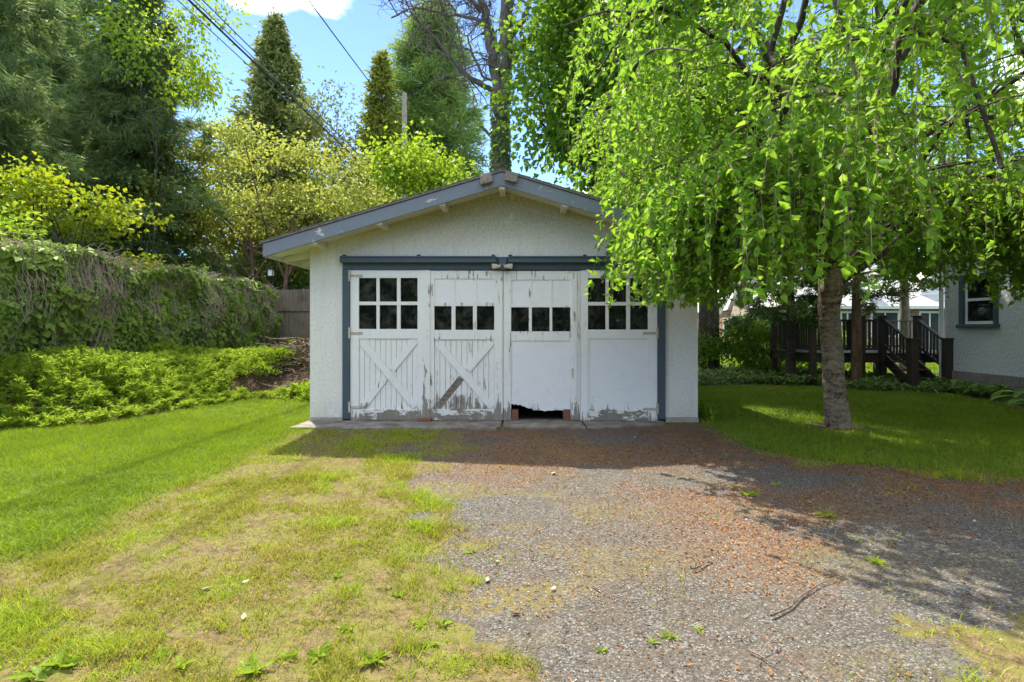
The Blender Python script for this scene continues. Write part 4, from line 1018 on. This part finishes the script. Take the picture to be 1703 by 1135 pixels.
# ------------------------------------------------------------------ weeds and shrubs on the left bank
wd = empty('weed_patch', (-6.2, 9.5, .2), 'bright green feathery weeds growing below the ivy fence', 'weeds', kind='stuff')
rs = RS(81); PL, DL, LL, stl = [], [], [], []
cnt = 0
while cnt < 2100:
    x = -8.4+4.9*rs.rand(); y = 7.0+8.5*rs.rand()
    s_ = float(polysd(np.array(x), np.array(y), BED))
    if s_ < .0 or x < FX+.35: continue
    if y > 12 and rs.rand() < .5 or (y > 11.8 and x > -5.9): continue
    dens = float(fbm(x*1.2, y*1.2, 87))
    if dens < .2: continue
    h = (.15+.27*float(sstep(0, 1.0, s_)))*(.5+1.0*dens)*(.8+.4*rs.rand())*(1 if y < 10.5 else .6)
    b0 = np.array([x, y, gz(x, y)-.01]); e = b0+np.array([rs.normal()*.13, rs.normal()*.13-.03, h]); c_ = curve(b0, e, rs, 6, .08)
    stl.append((c_, np.linspace(.005, .002, 6)))
    nlv = int(28+75*h); u = rs.rand(nlv)**.7; q_ = np.stack([np.interp(u, np.linspace(0, 1, 6), c_[:, i]) for i in range(3)], 1)
    dd = rs.normal(size=(nlv, 3)); dd[:, 2] = .35+.5*rs.rand(nlv); q_ += unit(dd)*rs.rand(nlv, 1)*.07*h
    PL.append(q_); DL.append(dd); cnt += 1
P = np.concatenate(PL); D = np.concatenate(DL); n = len(P)
V, F = leaves(P, D, .045+.06*rs.rand(n), .011+.012*rs.rand(n), rs, up=.4, droop=.3); mk('foliage', V, F, M['leaf_weed'], wd)
V, F = tubes(stl, 3); mk('stems', V, F, M['leaf_shrub'], wd)
def mound(name, label, c, rad, n, L, wr, lm, seed, cat='shrub'):
    rs = RS(seed); c = np.array(c, float); rad = np.array(rad)
    root = empty(name, tuple(c), label, cat)
    d = unit(rs.normal(size=(n, 3))); d[:, 2] = np.abs(d[:, 2]); r = .55+.5*rs.rand(n)**.5
    lump = .7+.6*np.array(vnoise(d[:, 0]*2.5+9, d[:, 1]*2.5+d[:, 2]*2+seed, seed))
    P = c+d*rad*(r*lump)[:, None]
    D = d*.6+rs.normal(size=(n, 3))*.5+np.array([0, 0, .35])
    V, F = leaves(P, D, L*(.6+.7*rs.rand(n)), L*wr*(.7+.5*rs.rand(n)), rs, up=.5); mk('foliage', V, F, lm, root)
    st = []
    for k in range(40):
        e = P[rs.randint(n)]; st.append((curve(c+rs.normal(size=3)*.05*np.array([1, 1, 0])-np.array([0, 0, .02]), e, rs, 5, .08), np.linspace(.008, .003, 5)))
    V, F = tubes(st, 4); mk('stems', V, F, M['bark_brown'], root)
sx, sy = G(437, 655)
mound('low_shrub', 'low rounded bright shrub beside the garage corner', (sx, sy+.5, gz(sx, sy+.5)), (.62, .42, .42), 3600, .07, .4, M['leaf_shrub'], 91)
mound('low_shrub', 'leafy yellow-green groundcover clump against the garage side wall', (-3.75, 11.8, gz(-3.75, 11.8)), (.55, .8, .38), 2600, .07, .5, M['leaf_bright'], 92)
mound('low_shrub', 'ferny green clump at the foot of the picket fence', (-6.7, 18.2, gz(-6.7, 18.2)), (.7, .5, .42), 2200, .10, .25, M['leaf_weed'], 93)
mound('low_shrub', 'dark leafy clump at the foot of the ivy', (-7.6, 12.6, gz(-7.6, 12.6)), (.5, .9, .4), 2400, .10, .6, M['leaf_shrub'], 94)
mound('low_shrub', 'small green clump before the brush pile', (-5.6, 12.6, gz(-5.6, 12.6)), (.5, .5, .34), 1800, .07, .4, M['leaf_shrub'], 95)
bp = empty('brush_pile', (-4.7, 13.3, .4), 'heap of brown cut stems and twigs beside the garage', 'brush')
rs = RS(96); st = []
for k in range(420):
    a = np.array([-4.7+rs.normal()*.7, 13.3+rs.normal()*.5, 0]); dd = math.hypot((a[0]+4.7)/1.1, (a[1]-13.3)/.9); a[2] = gz(a[0], a[1])+.62*math.exp(-dd*dd)*rs.rand()
    d = rs.normal(size=3)*np.array([1, .7, .18]); e = a+d*.38; e[2] = max(e[2], gz(e[0], e[1])+.01); st.append((curve(a, e, rs, 5, .12), .006+.008*rs.rand()))
V, F = tubes(st, 4); mk('twigs', V, F, M['twig_brown'], bp)
n = 1400; P = np.stack([-4.7+rs.normal(size=n)*.65, 13.2+rs.normal(size=n)*.5, np.zeros(n)], 1); dd = np.hypot((P[:, 0]+4.7)/1.1, (P[:, 1]-13.3)/.9); P[:, 2] = th(P[:, 0], P[:, 1])+.58*np.exp(-dd*dd)*rs.rand(n)**.5
V, F = leaves(P, rs.normal(size=(n, 3)), .09, .05, rs); mk('dead_leaves', V, F, M['twig_brown'], bp)

# lantern in the dogwood
lx, ly, lz = at(450, 452, 20.9)
la = empty('hanging_lantern', (lx, ly, lz-.2), 'small white-glassed lantern hanging in the dogwood over the fence', 'lantern')
box('glass', M['frosted'], la, lx-.08, lx+.08, ly-.08, ly+.08, lz-.16, lz+.07, .01)
for i in (-1, 1):
    for j in (-1, 1): box('frame', M['black_metal'], la, lx+i*.085-.009, lx+i*.085+.009, ly+j*.085-.009, ly+j*.085+.009, lz-.17, lz+.08, .002)
box('base', M['black_metal'], la, lx-.105, lx+.105, ly-.105, ly+.105, lz-.19, lz-.162, .006)
V = [(lx-.13, ly-.13, lz+.075), (lx+.13, ly-.13, lz+.075), (lx+.13, ly+.13, lz+.075), (lx-.13, ly+.13, lz+.075), (lx-.03, ly-.03, lz+.17), (lx+.03, ly-.03, lz+.17), (lx+.03, ly+.03, lz+.17), (lx-.03, ly+.03, lz+.17)]
mk('cap', V, BOXF, M['black_metal'], la)
tubeobj('hanger', [(np.array([[lx, ly, lz+.16], [lx, ly, lz+.5], [lx+.05, ly+.3, lz+1.0]]), .008)], M['black_metal'], la, 5)

# ------------------------------------------------------------------ ivy bed and hostas on the right
iv = empty('ground_ivy', (7, 14, 0), 'dark ivy ground cover below the deck and maple', 'ivy', kind='stuff')
rs = RS(101); n = 42000
x = 3.2+8*rs.rand(n); y = 12.3+7*rs.rand(n)
k = (polysd(x, y, IVYBED)+(fbm(x*1.1, y*1.1, 11)-.5)*.5 > .02) & (rs.rand(n) < .25+.75*sstep(.38, .55, fbm(x*1.5, y*1.5, 103))) & ~((x > XH-.3) & (y < YH1+.1))
x, y = x[k], y[k]; n = len(x)
P = np.stack([x, y, th(x, y)+.03+.16*rs.rand(n)*fbm(x*2, y*2, 105)*2], 1); D = rs.normal(size=(n, 3)); D[:, 2] *= .4; D[:, 1] -= .3
V, F = leaves(P, D, .07+.04*rs.rand(n), .06+.03*rs.rand(n), rs, up=1.0, droop=.1); mk('leaves', V, F, M['leaf_ivy'], iv)
mound('low_shrub', 'leafy weeds against the garage right wall corner', (3.05, 9.3, 0), (.22, .5, .22), 700, .08, .7, M['leaf_shrub'], 106)
def hosta(label, x, y, r, seed):
    rs = RS(seed); root = empty('hosta', (x, y, 0), label, 'plant', 'hostas along the house foundation')
    for k in range(16):
        az = k*2.4+rs.normal()*.25; l = r*(.55+.5*rs.rand()); el = .35+.65*rs.rand()
        d = np.array([math.cos(az), math.sin(az), 0]); s = np.array([-d[1], d[0], 0]); up_ = np.array([0, 0, 1.0])
        b0 = np.array([x, y, .0]); tt = np.linspace(0, 1, 7); mid = b0+d*l*.45+up_*r*el*.8
        V = []
        ctr = [b0+(d*l*.5)*t*1+up_*r*el*.75*math.sin(min(t*1.8, 1.57)) for t in (0, .35)]
        pts = [b0+d*(l*.4*u)+up_*(r*el*.7*u) for u in (0, .6, 1.0)]
        pet, wids = [], []
        bl = l*.85
        for u, w_ in ((0, .12), (.25, .46), (.5, .55), (.75, .4), (1, .03)):
            c_ = pts[2]+d*bl*u*.95+up_*(bl*(.18*u-.42*u*u)); pet.append(c_); wids.append(w_*bl*.72)
        V = []
        for c_, w_ in zip(pet, wids): V += [c_-s*w_*.5+up_*w_*.16, c_, c_+s*w_*.5+up_*w_*.16]
        F = []
        for i in range(4):
            for j in range(2): F.append((i*3+j, i*3+j+1, i*3+j+4, i*3+j+3))
        nV = len(V)
        for c_ in pts: V += [c_-s*.007, c_+s*.007, c_+up_*.01]
        for i in range(2):
            for j in range(3): F.append((nV+i*3+j, nV+i*3+(j+1) % 3, nV+i*3+3+(j+1) % 3, nV+i*3+3+j))
        mk('leaf', V, F, M['leaf_hosta'], root, True)
hl = 'broad-leaved hosta plant growing along the block foundation of the pale house'
for k, (px, py, r) in enumerate(((1598, 652, .42), (1625, 660, .36), (1648, 663, .44), (1680, 668, .42), (1706, 680, .46), (1612, 645, .36), (1665, 655, .38), (1740, 690, .45), (1690, 660, .36))):
    x, y = G(px, py); hosta(hl, min(x, XH-.32), y, r, 110+k)

# ------------------------------------------------------------------ grass, gravel, litter
def blades(P, h, w, lean, rs, col, simple=False):
    n = len(P); az = rs.rand(n)*6.28; la = rs.rand(n)*6.28
    s = np.stack([np.cos(az), np.sin(az), 0*az], 1)*w[:, None]/2; l = np.stack([np.cos(la), np.sin(la), 0*la], 1)*(lean*h)[:, None]
    up_ = np.array([0, 0, 1.0])*h[:, None]
    if simple:
        V = np.stack([P-s, P+s, P+l*.8+up_*.95], 1).reshape(-1, 3)
        return V, np.zeros((0, 4), int), np.arange(n)[:, None]*3+np.array([[0, 1, 2]]), np.repeat(col, 3, 0)
    V = np.stack([P-s, P+s, P+l*.35+up_*.6+s*.75, P+l*.35+up_*.6-s*.75, P+l+up_*.92], 1).reshape(-1, 3)
    i = np.arange(n)[:, None]*5
    return V, i+np.array([[0, 1, 2, 3]]), i+np.array([[3, 2, 4]]), np.repeat(col, 5, 0)
rs = RS(121)
def scatter(n, x0, x1, y0, y1): return x0+(x1-x0)*rs.rand(n), y0+(y1-y0)*rs.rand(n)
VV, QF, TF, CC, off = [], [], [], [], 0
gcol1, gcol2 = np.array([.125,.205,.014]), np.array([.27,.345,.028])
dcol1, dcol2, dcol3 = np.array([.19,.235,.02]), np.array([.30,.295,.04]), np.array([.36,.28,.10])
for (n, x0, x1, y0, y1, hs, ws) in ((120000, -3.2, 3.2, 2.0, 3.6, 1, 1), (150000, -5.2, 4.8, 3.6, 5.6, 1, 1.25), (130000, -7.6, -1.0, 5.6, 9.0, 1.0, 1.7), (30000, -1, 6, 5.6, 9, .9, 1.6),
                                (45000, 3, 8, 5.4, 9.0, 1, 1.7), (45000, 6, 11, 6, 9.0, 1, 1.8), (75000, 2.8, 10.5, 9, 14, 1.05, 2.4), (36000, -7, -2.9, 9, 13.2, 1.0, 2.4), (30000, 4, 22, 15, 26, 2, 8)):
    x, y = scatter(n, x0, x1, y0, y1)
    g_, gn, bd, mo, li = masks(x, y)
    dryp = sstep(.40, .60, fbm(x*2.2, y*2.2, 131)*.6+fbm(x*9, y*9, 133)*.4)
    p = gn*.98+(1-gn)*(1-g_)*(.10+.90*dryp)*.95+(1-gn)*g_*.05*sstep(.6, .75, fbm(x*2.5, y*2.5, 135))
    p *= (1-.93*bd)*(1-.62*sstep(.2, .9, x)*sstep(3.6, 2.9, y)*(gn < .3))
    k = (rs.rand(n) < p) & ~((x > gxl-.03) & (x < gxr+.03) & (y > 8.1)) & ~((x > XH-.1) & (y < YH1)) & (np.hypot(x-4.73, y-8.35) > .26)
    x, y, gn = x[k], y[k], gn[k]; n = len(x)
    t = np.clip(rs.rand(n)*.55+fbm(x*1.7, y*1.7, 137)*.75-.25, 0, 1)[:, None]
    gcol = gcol1*(1-t)+gcol2*t
    u = rs.rand(n)[:, None]; straw = np.clip(fbm(x*1.3, y*1.3, 139)*1.6-.6+rs.normal(size=n)*.2, 0, 1)[:, None]
    fresh = (fbm(x*3.1, y*3.1, 141) > .56)[:, None]*.75
    dc = (dcol1*(1-u)+dcol2*u)*(1-straw*.75)+dcol3*straw*.75; dc = dc*(1-fresh)+(gcol1*.3+gcol2*.9)*fresh
    col = dc*(1-gn[:, None])+gcol*gn[:, None]; col *= (.74+.48*rs.rand(n))[:, None]
    h = (.018+.036*rs.rand(n)**1.4)*(.8+.5*fbm(x*2, y*2, 143))*hs*(1+.35*gn)*(.8+(1.1-.6*gn)*sstep(.48, .75, fbm(x*4.3, y*4.3, 147)))*(1+1.1*np.clip(gn*(1-gn)*4, 0, 1)*(x > 2.5))
    P = np.stack([x, y, th(x, y)-.003], 1)
    V, q4, t3, c = blades(P, h, (.0032+.0028*rs.rand(n))*ws, .5+1.0*rs.rand(n), rs, col, simple=y0 > 5)
    VV.append(V); QF.append(q4+off); TF.append(t3+off); CC.append(c); off += len(V)
def b(t, o):
    a = nn(t, 'ShaderNodeAttribute', attribute_name='col').outputs['Color']
    p = pri(t, o, a, .6, .25); tr = nn(t, 'ShaderNodeBsdfTranslucent'); lk(t, mixc(t, 1.0, a, (1.5,1.5,.9), 'MULTIPLY'), tr.inputs['Color'])
    ms = nn(t, 'ShaderNodeMixShader', inp={'Fac': .35}); lk(t, p.outputs[0], ms.inputs[1]); lk(t, tr.outputs[0], ms.inputs[2]); lk(t, ms.outputs[0], o.inputs['Surface'])
mat('grass', b)
V = np.concatenate(VV); 
props(mk('grass', V, [np.concatenate(QF), np.concatenate(TF)], M['grass'], None, attrs={'col': np.concatenate(CC)}), 'short mown lawn turning dry and yellow beside the gravel', 'grass', kind='stuff')
# gravel chips
n = 95000; x, y = scatter(n, -2.6, 5.5, 2.1, 8.1); y = 2.1+(y-2.1)**1.35/6.0**.35
g_, gn, bd, mo, li = masks(x, y); k = (rs.rand(n) < g_*.95) & (gn < .3) & (np.abs(x) < y*.95+.3); x, y, li_ = x[k], y[k], li[k]; n = len(x)
OV = np.array([[1,0,0],[-1,0,0],[0,1,0],[0,-1,0],[0,0,1],[0,0,-1]], float); OF = np.array([[0,2,4],[2,1,4],[1,3,4],[3,0,4]])
sz = (.003+.0045*rs.rand(n)**2.5)*(1+.04*y)
pts = OV[None, :, :]*(.6+.8*rs.rand(n, 6, 1))+rs.normal(size=(n, 6, 3))*.15
az = rs.rand(n)*6.28; ca, sa = np.cos(az)[:, None], np.sin(az)[:, None]
pts = np.stack([pts[..., 0]*ca-pts[..., 1]*sa*.7, pts[..., 0]*sa+pts[..., 1]*ca*.7, pts[..., 2]*.6], -1)*sz[:, None, None]
V = (pts+np.stack([x, y, th(x, y)+sz*.2], 1)[:, None, :]).reshape(-1, 3)
F = (np.arange(n)[:, None, None]*6+OF[None]).reshape(-1, 3)
def b(t, o):
    g = nn(t, 'ShaderNodeNewGeometry'); c = ramp(t, g.outputs['Random Per Island'], [(0, (.045,.04,.036)), (.45, (.11,.105,.10)), (.85, (.21,.2,.19)), (1, (.29,.28,.265))]); pri(t, o, c, .85, .25)
mat('gravel', b)
props(mk('gravel', V, F, M['gravel'], None), 'grey crushed stone chips of the driveway', 'gravel', kind='stuff'); print('stones', n)
# fallen bud scales and leaf bits
n = 110000; x, y = scatter(n, -2.5, 7.0, 2.1, 8.5); g_, gn, bd, mo, li = masks(x, y)
k = (rs.rand(n) < g_*(.06+.94*li)*(1-.9*gn)) & ((y < 8.1) | (rs.rand(n) < .15)) & ~((y > 8.66) & (x < gxr)); x, y = x[k], y[k]; n = len(x)
P = np.stack([x, y, th(x, y)+.006+.006*rs.rand(n)+np.where((y > 8.0) & (x < gxr), .028, 0)], 1); D = rs.normal(size=(n, 3)); D[:, 2] *= .25
V, F = leaves(P, D, .011+.02*rs.rand(n)**2, .007+.007*rs.rand(n), rs, up=1.2, fold=.3); print('litter', n)
props(mk('leaf_litter', V, F, M['leaf_litter'], None), 'orange-brown bud scales and leaf bits scattered over the gravel', 'leaf litter', kind='stuff')
# fallen fragments, weeds, twigs
def frag(label, px, py, L, m='leaf_pale', name='fallen_petal', cat='petal', seed=0, group='pale fragments on the ground'):
    rs = RS(seed+900); x, y = G(px, py); z = gz(x, y)+.012; az = rs.rand()*6.28
    d = np.array([math.cos(az), math.sin(az), .1]); s = np.array([-d[1], d[0], .15]); w = L*.55; up_ = np.array([0, 0, 1.0]); c = np.array([x, y, z])
    ring = [c+d*L*.5*a+s*w*.5*b_+up_*L*h for a, b_, h in ((-1,0,.1), (-.4,-.9,.12), (.5,-.8,.05), (1,.1,.2), (.4,.9,.1), (-.5,.8,.16))]
    V = [c+up_*.002]+ring+[v-up_*.004 for v in ring]+[c-up_*.006]
    F = [(0, 1+i, 1+(i+1) % 6) for i in range(6)]+[(13, 7+(i+1) % 6, 7+i) for i in range(6)]+[(1+i, 7+i, 7+(i+1) % 6, 1+(i+1) % 6) for i in range(6)]
    props(mk(name, V, F, M[m], None, org=(x, y, z)), label, cat, group)
for k, (px, py, L) in enumerate(((656, 753, .05), (920, 790, .10), (1055, 729, .06), (826, 938, .05), (810, 968, .06), (920, 983, .05), (340, 983, .07), (408, 971, .05), (405, 1030, .06), (1250, 871, .04), (734, 716, .04), (1620, 870, .05), (872, 892, .04))):
    gq = float(masks(np.array([G(px, py)[0]]), np.array([G(px, py)[1]]))[0][0])
    frag('small pale fragment lying on the bare gravel' if gq > .5 else 'small pale fragment lying in the dry yellow grass', px, py, L*.8, seed=k)
for k, (px, py) in enumerate(((117, 672),)):
    o_x, o_y = G(117, 690); 
    frag('curled tan leaf caught low in the feathery weeds', 117, 694, .2, 'leaf_litter', 'dead_leaf', 'leaf', 30, None)
frag('orange-brown dead leaf at the edge of the ground ivy', 1283, 649, .18, 'leaf_litter', 'dead_leaf', 'leaf', 31, None)
frag('pinkish flat stone on the mossy gravel', 857, 1024, .05, 'brick_red', 'stone', 'stone', 32, None)
def twig(label, pts, r, seed):
    rs = RS(seed); P = np.array([(G(*p)[0], G(*p)[1], gz(*G(*p))+.012+r) for p in pts]); 
    V, F = tubes([(P, np.linspace(r, r*.5, len(P))), (np.array([P[1], P[1]+(P[2]-P[1])*.5+np.array([.05, .08, .02]), P[1]+(P[2]-P[1])*.8+np.array([.10, .12, .015])]), r*.5)], 5)
    props(mk('twig', V, F, M['twig_brown'], None, True, org=tuple(P[0])), label, 'twig')
twig('long thin curved twig lying across the gravel', [(1282, 1030), (1315, 1015), (1330, 998), (1365, 975), (1402, 962)], .006, 1)
twig('thin straight twig beside the mossy gravel patch', [(985, 978), (1000, 988), (1030, 1000), (1066, 1003)], .004, 2)
twig('short thick twig on the gravel', [(1149, 951), (1157, 950), (1166, 946)], .009, 3)
twig('thin twig near the bottom dirt edge of the gravel', [(1245, 1088), (1262, 1096), (1280, 1108), (1290, 1112)], .005, 4)
def weed(label, px, py, r, nl_, m, seed, wr=.35):
    rs = RS(seed); x, y = G(px, py); z = gz(x, y); root = empty('broadleaf_weed', (x, y, z), label, 'weed', 'weeds in the dry grass')
    for k in range(nl_):
        az = k*2.4+rs.normal()*.3; el = .25+.9*rs.rand(); D = np.array([[math.cos(az), math.sin(az), el]]); l = r*(.6+.6*rs.rand())
        V, F = leaves(np.array([[x, y, z-.004]]), D, np.array([l]), np.array([l*wr]), rs, near=True, up=1.5, fold=.15, droop=.3); mk('leaf', V, F, M[m], root)
wl = 'small broad-leaved weed growing in the dry grass'
for k, (px, py, r) in enumerate(((620, 1100, .11), (422, 1118, .12), (470, 1095, .09), (600, 905, .06), (530, 1090, .10), (712, 1075, .08), (300, 1110, .09), (100, 1110, .12), (60, 1125, .12), (230, 1092, .08), (270, 1090, .07), (660, 990, .07),
        (575, 1045, .07), (735, 1040, .07), (440, 920, .06), (780, 920, .06), (840, 1100, .06), (1000, 1085, .05), (1085, 1070, .05), (1160, 1050, .05), (560, 960, .06), (690, 870, .06))):
    wl = 'low broad-leaved weed at the ragged edge between dry grass and gravel' if px > 640 else ('large broad-leaved weed rosette in the dry yellow grass' if r > .085 else 'little broad-leaved weed in the dry yellow grass')
    weed(wl, px, py, r*.8, 9, 'leaf_shrub', 300+k)
for k, (px, py, r, n_) in enumerate(((1245, 824, .09, 40), (1375, 860, .09, 60), (1290, 806, .05, 20), (1455, 935, .07, 30), (1115, 1062, .06, 26), (700, 1040, .06, 30))):
    weed('straw-coloured dead grass tuft on the shaded gravel' if k == 1 else 'thin green grass tuft growing through the gravel', px, py, r, n_, 'leaf_weed' if k != 1 else 'leaf_dogwood', 400+k, .07)

# ------------------------------------------------------------------ distant woods: far beyond and behind the viewer (seen in the panes)
wo = empty('woods', (0, 70, 0), 'distant tree belt beyond the houses and across the lawn', 'woods', kind='stuff')
rs = RS(151); PP = []
def belt(n, ax, ay, bx, by, h0, h1, dep):
    t = rs.rand(n); hh = h0+(h1-h0)*fbm(t*14, t*0, 153); z = hh*(1-rs.rand(n)**2.0); w = rs.normal(size=n)*dep
    PP.append(np.stack([ax+(bx-ax)*t, ay+(by-ay)*t+w, z], 1))
belt(16000, -90, 66, 10, 70, 6, 12, 3); belt(9000, 10, 75, 90, 75, 4, 8, 2)
P = np.concatenate(PP); n = len(P); V, F = leaves(P, rs.normal(size=(n, 3)), .9+.5*rs.rand(n), .6, rs); mk('foliage', V, F, M['leaf_maple'], wo)
PP = []; belt(20000, -60, -22, 60, -24, 4.5, 7.5, .8); belt(16000, -60, -25, 60, -27, 5, 8, .8)
P = np.concatenate(PP); n = len(P); V, F = leaves(P, rs.normal(size=(n, 3)), 1.0+.5*rs.rand(n), .8, rs); mk('foliage', V, F, M['leaf_dark'], wo)
print('tris', sum(sum(max(p, 0) for p in [len(o.data.loops)-2*len(o.data.polygons)]) for o in bpy.data.objects if o.type == 'MESH'))
